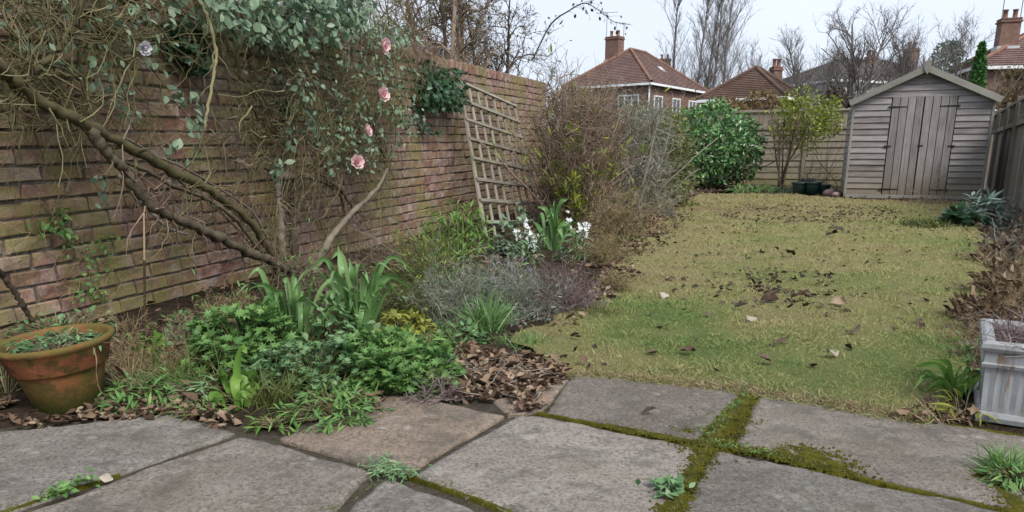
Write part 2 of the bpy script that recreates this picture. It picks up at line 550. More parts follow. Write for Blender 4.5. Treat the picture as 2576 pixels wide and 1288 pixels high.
def m_pot():
    t = NT('terracotta')
    o = t.coord('Object', rand=False)
    c = t.ramp(t.noise(o, 9, 4), [(0.3, (0.17, 0.052, 0.024)), (0.6, (0.26, 0.09, 0.042)), (0.8, (0.31, 0.14, 0.08))])
    s = t.n('ShaderNodeSeparateXYZ'); t.l(o, s.inputs[0])
    z = t.math('ADD', s.outputs['Z'], t.math('MULTIPLY', t.math('SUBTRACT', t.noise(o, 11, 6, 0.75), 0.5), 0.22))
    low = t.mapr(z, 0.03, 0.17, 0.97, 0)
    top = t.mapr(z, 0.17, 0.215, 0, 0.92)
    band = t.math('MULTIPLY', t.mapr(t.noise(o, 16, 6, 0.75), 0.46, 0.58, 0, 0.85), 1.0)
    c = t.mix(band, c, (0.055, 0.042, 0.014))
    c = t.mix(low, c, (0.055, 0.058, 0.010))
    c = t.mix(top, c, (0.10, 0.085, 0.022))
    t.bump(t.noise(o, 55, 5, 0.7), 0.6, 0.004)
    return t.done(c, 0.88, 0, 0.2)
def m_planter():
    t = NT('painted_planter')
    o = t.coord('Object', rand=False)
    c = t.ramp(t.noise(o, 6, 4), [(0.3, (0.22, 0.225, 0.23)), (0.7, (0.32, 0.33, 0.34))])
    vs = t.coord('Object', (30, 30, 2.2), False)
    c = t.mix(t.mapr(t.noise(vs, 1.0, 4, 0.6), 0.52, 0.66, 0, 0.7), c, (0.14, 0.14, 0.135))
    c = t.mix(t.mapr(t.noise(vs, 1.5, 5, 0.7), 0.56, 0.66, 0, 0.85), c, (0.15, 0.095, 0.045))
    c = t.mix(t.mapr(t.noise(o, 16, 6, 0.75), 0.6, 0.72, 0, 0.7), c, (0.20, 0.19, 0.14))
    t.bump(t.noise(o, 40, 4), 0.3, 0.003)
    return t.done(c, 0.6, 0, 0.3)
def m_flat(name, col, var=0.3, scale=8, rough=0.7, spec=0.3, bump=0.0, trans=0.0, coord='World'):
    t = NT(name)
    n = t.noise(t.coord(coord, rand=False), scale, 5, 0.65)
    a = tuple(max(0, q * (1 - var)) for q in col); b = tuple(min(1, q * (1 + var)) for q in col)
    c = t.ramp(n, [(0.3, a), (0.7, b)])
    if bump: t.bump(n, bump, 0.01)
    return t.done(c, rough, trans, spec)
def m_roof(name, cols):
    t = NT(name)
    w = t.coord('World', rand=False)
    f = t.math('ADD', t.math('MULTIPLY', t.noise(w, 1.1, 5, 0.7), 0.6), t.math('MULTIPLY', t.noise(w, 7, 3), 0.4))
    c = t.ramp(f, [(0.33, cols[0]), (0.5, cols[1]), (0.66, cols[2])])
    return t.done(c, 0.9, 0, 0.15)
def m_glass():
    t = NT('window_glass')
    t.b.inputs['Base Color'].default_value = (0.04, 0.05, 0.06, 1); t.b.inputs['Roughness'].default_value = 0.08
    t.b.inputs['Specular IOR Level'].default_value = 0.7
    return t.m
def m_petal(name, c1, c2):
    t = NT(name)
    c = t.mix(t.rnd(), c1, c2)
    return t.done(c, 0.55, 0.3, 0.2)

M_BRICK = m_brick('old_brick'); M_MORTAR = m_mortar(); M_SOIL = m_soil()
M_SLAB = [m_slab('paving_grey', (0.12, 0.098, 0.078), (0.205, 0.174, 0.148), (0.285, 0.25, 0.218)),
          m_slab('paving_buff', (0.14, 0.10, 0.07), (0.225, 0.168, 0.125), (0.29, 0.225, 0.178)),
          m_slab('paving_dark', (0.105, 0.092, 0.077), (0.178, 0.16, 0.14), (0.25, 0.228, 0.204))]
M_LAWN = m_lawn(); M_GRASS = m_grass(); M_MOSS = m_moss(); M_POT = m_pot(); M_PLANTER = m_planter()
M_SHED = m_wood('shed_boards', [(0.09, 0.077, 0.073), (0.185, 0.165, 0.158), (0.28, 0.258, 0.25), (0.38, 0.358, 0.35)], lowdirt=(0.16, 0.125, 0.075))
M_SHEDTRIM = m_wood('shed_trim', [(0.13, 0.12, 0.105), (0.21, 0.2, 0.175), (0.3, 0.29, 0.255)], moss=(0.12, 0.13, 0.08), mossamt=0.4)
M_FENCE = m_wood('fence_boards', [(0.10, 0.088, 0.07), (0.18, 0.16, 0.13), (0.27, 0.245, 0.205)], moss=(0.10, 0.105, 0.045), mossamt=0.55)
M_FENCE2 = m_wood('back_fence_boards', [(0.15, 0.125, 0.095), (0.24, 0.205, 0.16), (0.33, 0.295, 0.24)], moss=(0.16, 0.15, 0.06), mossamt=0.4, lowdirt=(0.14, 0.125, 0.05))
M_REDWOOD = m_wood('stained_planks', [(0.10, 0.045, 0.028), (0.16, 0.072, 0.045), (0.22, 0.11, 0.07)])
M_TRELLIS = m_wood('trellis_wood', [(0.12, 0.105, 0.08), (0.22, 0.2, 0.16), (0.34, 0.315, 0.26)], moss=(0.11, 0.115, 0.05), mossamt=0.45)
M_IRON = m_flat('black_iron', (0.012, 0.011, 0.011), 0.3, 30, 0.6)
M_FELT = m_flat('roof_felt', (0.05, 0.055, 0.045), 0.4, 12, 0.95, 0.1, 0.5)
M_DARK = m_flat('shed_inside', (0.02, 0.018, 0.015), 0.3, 8, 0.95)
M_STEM_MOSSY = m_bark('mossy_stem', [(0.04, 0.032, 0.02), (0.085, 0.072, 0.034), (0.125, 0.11, 0.05), (0.17, 0.15, 0.085)], 14)
M_STEM_GREY = m_bark('grey_brown_stem', [(0.05, 0.04, 0.03), (0.10, 0.083, 0.062), (0.155, 0.132, 0.10), (0.21, 0.185, 0.145)], 16)
M_STEM_DARK = m_bark('dark_stem', [(0.025, 0.018, 0.012), (0.055, 0.042, 0.028), (0.11, 0.09, 0.06), (0.17, 0.14, 0.095)], 18)
M_TWIG_OLIVE = m_bark('olive_twig', [(0.055, 0.046, 0.026), (0.11, 0.095, 0.047), (0.17, 0.155, 0.075), (0.24, 0.22, 0.125)], 6, amt=0.4)
M_TWIG_BROWN = m_bark('brown_twig', [(0.085, 0.057, 0.04), (0.16, 0.112, 0.08), (0.24, 0.175, 0.13), (0.33, 0.26, 0.195)], 6, amt=0.35)
M_TWIG_GREY = m_bark('grey_twig', [(0.10, 0.088, 0.062), (0.18, 0.165, 0.125), (0.26, 0.245, 0.195), (0.35, 0.33, 0.28)], 6, amt=0.35)
M_TWIG_HEATH = m_bark('heather_twig', [(0.085, 0.055, 0.05), (0.14, 0.095, 0.088), (0.21, 0.16, 0.155), (0.31, 0.26, 0.255)], 6, amt=0.3)
M_TWIG_SAGE = m_bark('sage_twig', [(0.085, 0.10, 0.06), (0.16, 0.18, 0.115), (0.25, 0.26, 0.2), (0.33, 0.32, 0.32)], 6, amt=0.3)
M_TWIG_STRAW = m_bark('straw_twig', [(0.15, 0.105, 0.055), (0.26, 0.19, 0.105), (0.36, 0.28, 0.17)], 6, amt=0.3)
M_BARK_FAR = m_bark('tree_bark', [(0.075, 0.063, 0.058), (0.14, 0.122, 0.112), (0.22, 0.20, 0.185)], 5)
M_BARK_POP = m_bark('pale_tree_bark', [(0.09, 0.08, 0.074), (0.16, 0.146, 0.135), (0.25, 0.232, 0.215)], 5)
M_LF_ROSE = m_leaf('blue_green_leaf', [(0.07, 0.11, 0.062), (0.125, 0.195, 0.115), (0.195, 0.285, 0.18), (0.255, 0.33, 0.22)], 0.45)
M_LF_IVY = m_leaf('ivy_leaf', [(0.022, 0.05, 0.02), (0.045, 0.10, 0.045), (0.085, 0.165, 0.085)], 0.4)
M_LF_OLIVE = m_leaf('olive_leaf', [(0.055, 0.065, 0.02), (0.11, 0.13, 0.034), (0.18, 0.20, 0.058)], 0.5)
M_LF_LAUREL = m_leaf('glossy_leaf', [(0.03, 0.08, 0.024), (0.06, 0.16, 0.045), (0.11, 0.24, 0.068), (0.19, 0.31, 0.07)], 0.28, 0.2, 0.6, 4.0)
M_LF_GER = m_leaf('geranium_leaf', [(0.05, 0.115, 0.032), (0.095, 0.20, 0.055), (0.145, 0.275, 0.08), (0.21, 0.33, 0.09)], 0.5, 0.28, 0.3, 6)
M_LF_TEAL = m_leaf('teal_leaf', [(0.05, 0.105, 0.04), (0.10, 0.195, 0.08), (0.16, 0.28, 0.125), (0.23, 0.335, 0.165)], 0.5, 0.25, 0.3, 6)
M_LF_BRIGHT = m_leaf('fresh_leaf', [(0.07, 0.17, 0.03), (0.13, 0.26, 0.045), (0.20, 0.32, 0.065)], 0.45, 0.3)
M_LF_LIME = m_leaf('lime_leaf', [(0.16, 0.19, 0.025), (0.26, 0.28, 0.04), (0.36, 0.36, 0.075)], 0.5, 0.3)
M_LF_PRIVET = m_leaf('yellow_green_leaf', [(0.10, 0.14, 0.02), (0.20, 0.25, 0.03), (0.32, 0.35, 0.05)], 0.45, 0.3)
M_LF_CONIF = m_leaf('conifer_leaf', [(0.025, 0.07, 0.018), (0.05, 0.145, 0.032), (0.09, 0.22, 0.05)], 0.6, 0.15)
M_LF_BEECH = m_leaf('brown_leaf', [(0.07, 0.045, 0.025), (0.13, 0.085, 0.042), (0.19, 0.135, 0.055), (0.21, 0.165, 0.05)], 0.7, 0.2)
M_LF_DEAD = m_leaf('dead_leaf', [(0.035, 0.022, 0.016), (0.085, 0.053, 0.036), (0.15, 0.098, 0.066), (0.22, 0.155, 0.105), (0.36, 0.28, 0.20)], 0.75, 0.1, 0.15, 30, 0.35)
M_LF_DARKDEAD = m_leaf('wet_dead_leaf', [(0.02, 0.014, 0.01), (0.05, 0.033, 0.022), (0.10, 0.068, 0.045)], 0.6, 0.05, 0.25, 9, 0.25)
M_LF_PALE = m_leaf('pale_dead_leaf', [(0.30, 0.26, 0.21), (0.40, 0.36, 0.30)], 0.7, 0.15)
M_LF_SILVER = m_leaf('silver_leaf', [(0.12, 0.19, 0.15), (0.22, 0.30, 0.25), (0.33, 0.40, 0.35)], 0.6, 0.2)
M_STRAP = m_leaf('strap_leaf', [(0.075, 0.17, 0.05), (0.14, 0.26, 0.085), (0.23, 0.35, 0.15)], 0.4, 0.3, 0.4, 5)
M_STRAW = m_leaf('straw_blade', [(0.20, 0.145, 0.08), (0.32, 0.245, 0.145), (0.42, 0.34, 0.22)], 0.7, 0.2)
M_PINK = m_petal('pink_petal', (0.80, 0.54, 0.56), (0.86, 0.70, 0.68))
M_PINKDEEP = m_petal('deep_pink_petal', (0.76, 0.38, 0.43), (0.80, 0.52, 0.53))
M_LILAC = m_petal('faded_petal', (0.62, 0.60, 0.64), (0.72, 0.70, 0.72))
M_WHITE = m_petal('white_petal', (0.74, 0.76, 0.76), (0.82, 0.82, 0.80))
M_MAUVE = m_petal('mauve_petal', (0.16, 0.13, 0.30), (0.28, 0.22, 0.42))
M_ORANGE = m_petal('orange_petal', (0.42, 0.19, 0.03), (0.5, 0.28, 0.06))
M_POTGREEN = m_flat('green_plastic', (0.012, 0.035, 0.03), 0.2, 10, 0.45, 0.4)
M_REDTILE = m_roof('red_roof_tile', [(0.095, 0.06, 0.053), (0.145, 0.092, 0.081), (0.20, 0.135, 0.117)])
M_RIDGE = m_roof('ridge_tile', [(0.15, 0.082, 0.06), (0.20, 0.112, 0.082), (0.25, 0.15, 0.115)])
M_BROWNTILE = m_roof('brown_roof_tile', [(0.065, 0.04, 0.032), (0.105, 0.067, 0.052), (0.15, 0.105, 0.08)])
M_GREYTILE = m_roof('grey_roof_tile', [(0.075, 0.062, 0.06), (0.115, 0.10, 0.095), (0.16, 0.145, 0.14)])
M_HOUSEBRICK = m_roof('house_brick', [(0.12, 0.072, 0.058), (0.17, 0.104, 0.082), (0.23, 0.15, 0.12)])
M_RENDER = m_flat('white_render', (0.60, 0.60, 0.58), 0.12, 2, 0.85)
M_UPVC = m_flat('white_frame', (0.72, 0.73, 0.74), 0.05, 3, 0.5)
M_GLASS = m_glass()
M_METAL = m_flat('aerial_metal', (0.22, 0.22, 0.23), 0.2, 5, 0.5)
M_LEAD = m_flat('lead_flashing', (0.42, 0.43, 0.45), 0.2, 5, 0.6)
M_CANE = m_wood('cane', [(0.05, 0.035, 0.02), (0.16, 0.11, 0.06), (0.28, 0.2, 0.12)])
# ------------------------------------------------------------------ ground, beds, lawn, patio
def sheet(name, poly, res, zf, mat, af=None, kind='structure', parent=None):
    poly = np.asarray(poly, float)[:, :2]
    lo = poly.min(0) - res; hi = poly.max(0) + res
    xs = np.arange(lo[0], hi[0], res); ys = np.arange(lo[1], hi[1], res)
    X, Y = np.meshgrid(xs, ys, indexing='ij')
    iv = in_poly(X, Y, poly)
    inside = iv[:-1, :-1] | iv[1:, :-1] | iv[1:, 1:] | iv[:-1, 1:]
    ov = ~iv
    op = np.stack([X[ov], Y[ov]], 1); best = np.full(len(op), 1e9); near = op.copy()
    for i in range(len(poly)):                 # edge vertices slide onto the outline
        a, c = poly[i], poly[(i + 1) % len(poly)]
        t = np.clip(((op - a) @ (c - a)) / max(np.dot(c - a, c - a), 1e-9), 0, 1)
        q = a + t[:, None] * (c - a); dd = np.linalg.norm(q - op, axis=1)
        m = dd < best; best[m] = dd[m]; near[m] = q[m]
    X[ov] = near[:, 0]; Y[ov] = near[:, 1]
    idx = np.arange(X.size).reshape(X.shape)
    Q = np.stack([idx[:-1, :-1], idx[1:, :-1], idx[1:, 1:], idx[:-1, 1:]], -1)[inside]
    used = np.unique(Q); remap = np.full(X.size, -1); remap[used] = np.arange(len(used))
    x = X.ravel()[used]; y = Y.ravel()[used]
    b = MB(); b.add(np.stack([x, y, zf(x, y)], 1), remap[Q], None, af(x, y) if af else 0.0)
    return b.part(name, mat, parent, True, kind)

b = MB()
xs = np.concatenate([[-500, -200, -90], np.arange(-60, 61, 6.0), [90, 200, 500]])
ys = np.concatenate([[-300, -100, -40], np.arange(-20, 91, 6.0), [130, 300, 900]])
X, Y = np.meshgrid(xs, ys, indexing='ij'); idx = np.arange(X.size).reshape(X.shape)
b.add(np.stack([X.ravel(), Y.ravel(), np.full(X.size, -0.05)], 1), np.stack([idx[:-1, :-1], idx[1:, :-1], idx[1:, 1:], idx[:-1, 1:]], -1).reshape(-1, 4))
b.part('ground', m_soil('bare_ground', (0.025, 0.022, 0.012), (0.05, 0.045, 0.024), (0.085, 0.08, 0.04)), None, False, 'structure')

lawn_px = [(1440, 948), (1500, 944), (1660, 962), (1880, 991), (2100, 1026), (2330, 1068), (2380, 1010), (2400, 930), (2425, 850), (2420, 770), (2460, 690), (2485, 640), (2460, 590), (2440, 550), (2470, 512), (2300, 508), (2110, 502), (1980, 490), (1745, 488), (1700, 535), (1630, 610), (1572, 690), (1555, 740), (1510, 790), (1400, 838), (1330, 868), (1400, 905)]
LAWN0 = np.array([G(*p) for p in lawn_px])
def ragged(poly, amp, step=0.05, seed=2):
    out = []; c = poly.mean(0)
    for a, q in zip(poly[:-1], poly[1:]):
        n = max(1, int(np.linalg.norm(q - a) / step)); d = nrm(q - a); o = np.array([d[1], -d[0], 0])
        o = o if np.dot(o, (a + q) / 2 - c) > 0 else -o
        for k in range(n):
            p = a + (q - a) * k / n; out.append(p + o * amp * (fbm(p[0] * 5, p[1] * 5, seed) ** 2 * 2.2 + 0.5 * (vnoise(p[0] * 22, p[1] * 22, seed) - 0.5)))
    return np.array(out)
i_front = 6
LAWN = np.vstack([LAWN0[:i_front], ragged(LAWN0[i_front - 1:], 0.10)[1:]])
PEDGE = np.array([G(*p)[:2] for p in [(-500, 1130), (440, 1036), (600, 1088), (708, 1100), (1010, 982), (1240, 1000), (1432, 945), (1600, 950), (1880, 984), (2330, 1058), (3000, 1160)]])
def edge_dist(x, y, PE=None):
    PE = PEDGE if PE is None else PE
    p = np.stack([x, y], -1); best = np.full(x.shape, 1e9)
    for a, c in zip(PE[:-1], PE[1:]):
        t = np.clip(((p - a) @ (c - a)) / np.dot(c - a, c - a), 0, 1)
        best = np.minimum(best, np.linalg.norm(a + t[..., None] * (c - a) - p, axis=-1))
    return best
def lawn_z(x, y):
    k = np.clip(edge_dist(np.asarray(x, float), np.asarray(y, float), LAWN0[:6, :2]) / 0.10, 0, 1); k = k * (2 - k)
    return (1 - k) * -0.010 + k * (0.004 + lawn_lumps(x, y))
def lawn_lumps(x, y):
    return 0.012 + 0.04 * (fbm(x * 0.9, y * 0.9, 5) - 0.5) + 0.035 * (fbm(x * 4, y * 4, 9) - 0.5)
GP = [(1650, 790, 0.30, 0.40), (1700, 870, 0.35, 0.25), (2300, 990, 0.45, 0.30), (2160, 720, 0.5, 0.22), (2300, 600, 1.1, 0.34), (2330, 560, 0.8, 0.4), (2050, 990, 0.5, 0.22), (1500, 880, 0.4, 0.2), (2390, 900, 0.35, 0.28), (2250, 830, 0.6, 0.15), (1640, 620, 0.6, 0.2), (2330, 690, 1.0, 0.22), (2350, 520, 1.0, 0.3)]
def lawn_g(x, y):
    g = 0.30 + 0.75 * (fbm(x * 1.3, y * 1.3, 21) - 0.5) + 0.5 * (fbm(x * 6, y * 6, 33) - 0.5)
    for (px, py, r, a) in GP:
        c = G(px, py); g = g + a * np.exp(-((x - c[0]) ** 2 + ((y - c[1]) * 0.8) ** 2) / (r * r))
    g = g - 0.12 * np.clip((y - 6) / 8, 0, 1)
    return np.clip(g, 0, 1)
lawn = sheet('lawn', LAWN, 0.045, lawn_z, M_LAWN, lawn_g)

bed_px = [(-500, 1130), (440, 1036), (590, 1080), (715, 1096), (1010, 982), (1240, 1000), (1430, 945), (1405, 905), (1325, 868), (1400, 834), (1515, 792), (1560, 740), (1578, 690), (1636, 610), (1706, 535), (1760, 484), (1880, 478), (1840, 462), (1600, 468), (1372, 506), (1000, 604), (0, 868), (-500, 1000)]
BED = np.array([G(*p) for p in bed_px])
def bed_z(x, y):
    k = np.clip(np.minimum(edge_dist(np.asarray(x), np.asarray(y)), edge_dist(np.asarray(x), np.asarray(y), LAWN0[:, :2])) / 0.12, 0, 1); k = k * k * (3 - 2 * k)
    return k * bed_lumps(x, y) - (1 - k) * 0.019
def bed_lumps(x, y):
    return -0.006 + 0.045 * (fbm(x * 3, y * 3, 41) - 0.35) + 0.02 * (fbm(x * 12, y * 12, 43) - 0.5)
sheet('flower_bed_left', BED, 0.05, bed_z, M_SOIL)
bedr_px = [(2330, 1062), (2380, 1010), (2400, 930), (2425, 850), (2420, 770), (2460, 690), (2485, 640), (2460, 590), (2440, 550), (2470, 512), (2300, 508), (2110, 502), (1980, 490), (1880, 484), (1900, 472), (2110, 470), (2300, 468), (2520, 480), (2640, 545), (2900, 700), (3000, 1160)]
BEDR = np.array([G(*p) for p in bedr_px])
sheet('flower_bed_right', BEDR, 0.06, bed_z, M_SOIL)

# patio: every slab its own piece on a sand bed
base = MB()
pp = [G(-800, 1115), G(440, 1036), G(1010, 980), G(1440, 938), G(1880, 980), G(2330, 1056), G(3100, 1180), np.array([1.9, 0.4, 0]), np.array([-1.9, 0.4, 0])]
pp = np.array(pp); pp[:, 2] = -0.011
base.add(pp, None, [(0, i, i + 1) for i in range(1, len(pp) - 1)][::1])
patio = base.part('patio', m_soil('joint_dirt', (0.04, 0.034, 0.024), (0.085, 0.073, 0.055), (0.13, 0.115, 0.085)), None, False, 'structure')
slabs = [  # corners in photo order, material
    ([(-420, 1128), (440, 1038), (597, 1085), (-100, 1328)], 2), ([(610, 1093), (937, 1183), (708, 1405), (-150, 1362)], 0),
    ([(702, 1102), (1010, 984), (1268, 1046), (1012, 1192)], 1), ([(1040, 1193), (1312, 1036), (1772, 1123), (1612, 1425)], 0),
    ([(1374, 1035), (1440, 942), (1872, 985), (1750, 1110)], 0), ([(1850, 1110), (1908, 992), (2800, 1128), (2720, 1325)], 0),
    ([(1794, 1128), (2740, 1332), (2700, 1700), (1640, 1420)], 2), ([(972, 1201), (1596, 1427), (1300, 1700), (735, 1412)], 2),
    ([(1240, 1006), (1432, 952), (1366, 1032), (1280, 1044)], 1)]
for i, (q, mi) in enumerate(slabs):
    c = [G(*p)[:2] for p in q]
    n = 48
    u = np.linspace(0, 1, n); U, Vv = np.meshgrid(u, u, indexing='ij')
    XY = (1 - U)[..., None] * (1 - Vv)[..., None] * c[0] + U[..., None] * (1 - Vv)[..., None] * c[1] + U[..., None] * Vv[..., None] * c[2] + (1 - U)[..., None] * Vv[..., None] * c[3]
    edge = np.minimum(np.minimum(U, 1 - U), np.minimum(Vv, 1 - Vv))
    jit = np.stack([fbm(XY[..., 0] * 14, XY[..., 1] * 14, 60 + i) - 0.5, fbm(XY[..., 0] * 14, XY[..., 1] * 14, 80 + i) - 0.5], -1) * 0.016
    # worn corners
    cen = XY.mean((0, 1)); cd_ = np.maximum(np.abs(U - 0.5), 0) + np.abs(Vv - 0.5)
    XY = XY + jit + (cen - XY) * (np.clip(cd_ - 0.97, 0, 1) * 0.2)[..., None]
    tilt = (rng.uniform(-1, 1, 2) * 0.006)
    Z = 0.0 + 0.010 * (fbm(XY[..., 0] * 7, XY[..., 1] * 7, 3 + i) - 0.5) + 0.007 * (fbm(XY[..., 0] * 34, XY[..., 1] * 34, 13 + i, 3) - 0.5) - 0.004 * (edge == 0) + (XY[..., 0] - cen[0]) * tilt[0] + (XY[..., 1] - cen[1]) * tilt[1]
    mb = MB(); id_ = np.arange(n * n).reshape(n, n)
    V = np.concatenate([XY.reshape(-1, 2), Z.reshape(-1, 1)], 1)
    Q = np.stack([id_[:-1, :-1], id_[:-1, 1:], id_[1:, 1:], id_[1:, :-1]], -1).reshape(-1, 4)
    ring = np.concatenate([id_[0, :-1], id_[:-1, -1], id_[-1, :0:-1], id_[:0:-1, 0]])
    lowv = V[ring] * [1, 1, 0] + [0, 0, -0.04]
    a = np.arange(len(ring)); a2 = (a + 1) % len(ring)
    side = np.stack([ring[a], n * n + a, n * n + a2, ring[a2]], -1)
    mb.add(np.vstack([V, lowv]), np.vstack([Q, side]))
    o = mb.part('paving_slab', M_SLAB[mi], patio, True)

# ------------------------------------------------------------------ brick wall
wall = thing('brick_wall', 'old red brown brick garden wall with moss, running back along the left side', 'wall', WP0)
S0, S1, NC, TH = -1.6, 10.25, 20, 0.22
mb = MB()
ss = np.linspace(S0, S1, 30)
fr = [wall_pt(ss, np.full_like(ss, -0.1), -0.012), wall_pt(ss, wall_h(ss) - 0.105, -0.012), wall_pt(ss, wall_h(ss) - 0.105, -TH), wall_pt(ss, np.full_like(ss, -0.1), -TH)]
n = len(ss)
V = np.vstack(fr); Q = []
for k in range(4):
    for i in range(n - 1):
        Q.append((k * n + i, k * n + i + 1, ((k + 1) % 4) * n + i + 1, ((k + 1) % 4) * n + i))
Q += [(0, n, 2 * n, 3 * n), (n - 1, 4 * n - 1, 3 * n - 1, 2 * n - 1)]
mb.add(V, Q)
mb.part('mortar', M_MORTAR, wall)
BL = 0.225
variants = []
for k in range(5):
    V, Q, T = chamfer_box(BL - 0.011 - 0.004 * (k % 2), 0.10, 1.0, 0.0)
    V, Q, T = chamfer_box(BL - 0.012, 0.10, 0.0645, 0.006)
    V = V + rng.normal(size=V.shape) * [0.004, 0.003, 0.0026]
    m_ = MB(); m_.add(V, Q, T); variants.append(m_.mesh('brick', M_BRICK))
rest = MB(); cnt = 0
bricks = []
for r in range(NC):
    for k in range(int((S1 - S0) / BL) + 1):
        s = S0 + (k + 0.5 * (r % 2)) * BL + BL / 2
        if s + BL / 2 > S1 + 0.01: continue
        hh = wall_h(s) - 0.11; zc = (r + 0.5) / NC * hh
        bricks.append((s, zc, hh / NC, r))
def vis_rank(q):
    return q[0] if q[0] > -0.25 else 99
bricks.sort(key=vis_rank)
for i, (s, zc, ch, r) in enumerate(bricks):
    p = wall_pt(s, zc, -0.05 + rng.normal() * 0.003)
    sl = 0.04 * zc / wall_h(s) + rng.normal() * 0.006
    x = nrm(WD + UP * sl + WN * rng.normal() * 0.008); z = nrm(UP - x * np.dot(UP, x)); y = np.cross(z, x)
    zs = (ch - 0.011 + rng.normal() * 0.001) / 0.0645
    if i < 300:
        o = put('brick', variants[i % 5], wall, frameM(p, x, y, z) @ Matrix.Diagonal((1 + rng.normal() * 0.01, 1, zs, 1)))
    else:
        V, Q, T = chamfer_box(BL - 0.012, 0.10, 0.0645 * zs, 0.006)
        V = V + rng.normal(size=V.shape) * 0.003
        rest.add(p + V[:, :1] * x + V[:, 1:2] * y + V[:, 2:] * z, Q, T, rng.random())
rest.part('brickwork', M_BRICK, wall, False, 'stuff')
V, Q, T = chamfer_box(0.068, 0.225, 0.105, 0.007)
copm = []
for k in range(3):
    m_ = MB(); m_.add(V + rng.normal(size=V.shape) * 0.003, Q, T); copm.append(m_.mesh('coping_brick', M_BRICK))
for k in range(int((S1 - S0) / 0.079)):
    s = S0 + 0.079 * (k + 0.5)
    p = wall_pt(s, wall_h(s) - 0.052 + rng.normal() * 0.003, -TH / 2 + 0.004 + rng.normal() * 0.004)
    x = nrm(WD + UP * 0.04 + WN * rng.normal() * 0.02); z = nrm(UP - x * np.dot(UP, x)); y = np.cross(z, x)
    put('coping_brick', copm[k % 3], wall, frameM(p, x, y, z))

# ------------------------------------------------------------------ boards
def board(name, parent, origin, xdir, ydir, L, Wd, T, mat, ch=0.004, rough=0.0):
    """plank: local x = length, y = width, z = thickness"""
    x = nrm(np.asarray(xdir, float)); y = np.asarray(ydir, float); y = nrm(y - x * np.dot(x, y)); z = np.cross(x, y)
    V, Q, T_ = chamfer_box(L, Wd, T, ch)
    if rough: V = V + rng.normal(size=V.shape) * rough
    m_ = MB(); m_.add(V, Q, T_)
    return put(name, m_.mesh(name, mat), parent, frameM(np.asarray(origin, float), x, y, z))

# reddish planks behind the wall
rp = thing('plank_screen', 'reddish brown upright planks standing just behind the brick wall', 'fence', W(1030, 200, -0.4))
for k in range(6):
    xpx = 985 + 18 * k
    pt = W(xpx, 120 + 6 * k, -0.30)
    top = pt[2]
    board('plank', rp, [pt[0], pt[1], top - 0.55], UP, WD, 1.1, 0.13, 0.02, M_REDWOOD)
pt = W(1030, 190, -0.27)
board('rail', rp, [pt[0], pt[1], 1.35], WD, UP, 0.95, 0.08, 0.04, M_REDWOOD)

# ------------------------------------------------------------------ trellis
TL = W(1157, 210, 0.03); TR = atY(1294, 270, 9.9); BLt = G(1222, 590, 0.02); BRt = BLt + (TR - TL) + np.array([0, 0, 0.03])
tr = thing('trellis', 'weathered grey wooden trellis panel leaning against the mossy brick wall', 'trellis', (BLt + BRt) / 2)
tn = nrm(np.cross(TR - TL, BLt - TL)); tn = tn if np.dot(tn, WN) > 0 else -tn
NV, NH = 8, 8
for k in range(NV):
    f = k / (NV - 1)
    a = TL * (1 - f) + TR * f; c = BLt * (1 - f) + BRt * f
    w_ = 0.05 if k in (0, NV - 1) else 0.034
    board('upright_batten', tr, (a + c) / 2 + rng.normal(size=3) * 0.004, a - c, TR - TL, np.linalg.norm(a - c) + 0.06, w_, 0.02, M_TRELLIS, 0.003, 0.0015)
for k in range(NH):
    f = k / (NH - 0.5)
    a = TL * (1 - f) + BLt * f; c = TR * (1 - f) + BRt * f
    board('cross_batten', tr, (a + c) / 2 + tn * 0.022 + rng.normal(size=3) * 0.004, c - a, TL - BLt, np.linalg.norm(a - c) + 0.06, 0.038, 0.02, M_TRELLIS, 0.003, 0.0015)

# ------------------------------------------------------------------ shed
SB = G(2122, 497); sa = R(22)
sx = np.array([math.cos(sa), -math.sin(sa), 0]); sy = np.array([math.sin(sa), math.cos(sa), 0])
def SPt(x, y, z): return SB + sx * x + sy * y + UP * z
SW, SDp, EV, RG = 2.25, 1.9, 1.74, 2.27
shed = thing('garden_shed', 'weathered grey brown wooden garden shed with double doors and pitched roof', 'shed', SPt(SW / 2, 0, 0))
def roof_x(z): return 0 if z <= EV else (z - EV) / (RG - EV) * SW / 2
# inner box
mb = MB()
prof = [(0.02, 0.06), (SW - 0.02, 0.06), (SW - 0.02, EV), (SW / 2, RG - 0.02), (0.02, EV)]
V = [SPt(x, 0.012, z) for x, z in prof] + [SPt(x, SDp, z) for x, z in prof]
mb.add(V, [(0, 1, 6, 5), (1, 2, 7, 6), (2, 3, 8, 7), (3, 4, 9, 8), (4, 0, 5, 9)], [(0, 2, 1), (0, 3, 2), (0, 4, 3), (5, 6, 7), (5, 7, 8), (5, 8, 9)])
mb.part('frame', M_DARK, shed)
DX0, DX1, DZ0, DZ1 = 0.635, 1.675, 0.06, 1.80
BH = (1.80 - 0.07) / 16
def lap(x0, x1, z0, z1, x0t=None, x1t=None):
    x0t = x0 if x0t is None else x0t; x1t = x1 if x1t is None else x1t
    cx, cz = (x0 + x1) / 2, (z0 + z1) / 2
    j = rng.normal() * 0.002
    P = [(x0, -0.027 + j, z0), (x1, -0.027 + j, z0), (x1t, -0.007, z1), (x0t, -0.007, z1), (x0, 0.006, z0), (x1, 0.006, z0), (x1t, 0.006, z1), (x0t, 0.006, z1)]
    V = np.array([(p[0] - cx, p[1], p[2] - cz) for p in P])
    m_ = MB(); m_.add(V, [(0, 1, 2, 3), (5, 4, 7, 6), (4, 5, 1, 0), (3, 2, 6, 7), (4, 0, 3, 7), (1, 5, 6, 2)])
    put('weatherboard', m_.mesh('weatherboard', M_SHED), shed, frameM(SPt(cx, 0, cz), sx, sy, UP))
z = 0.07
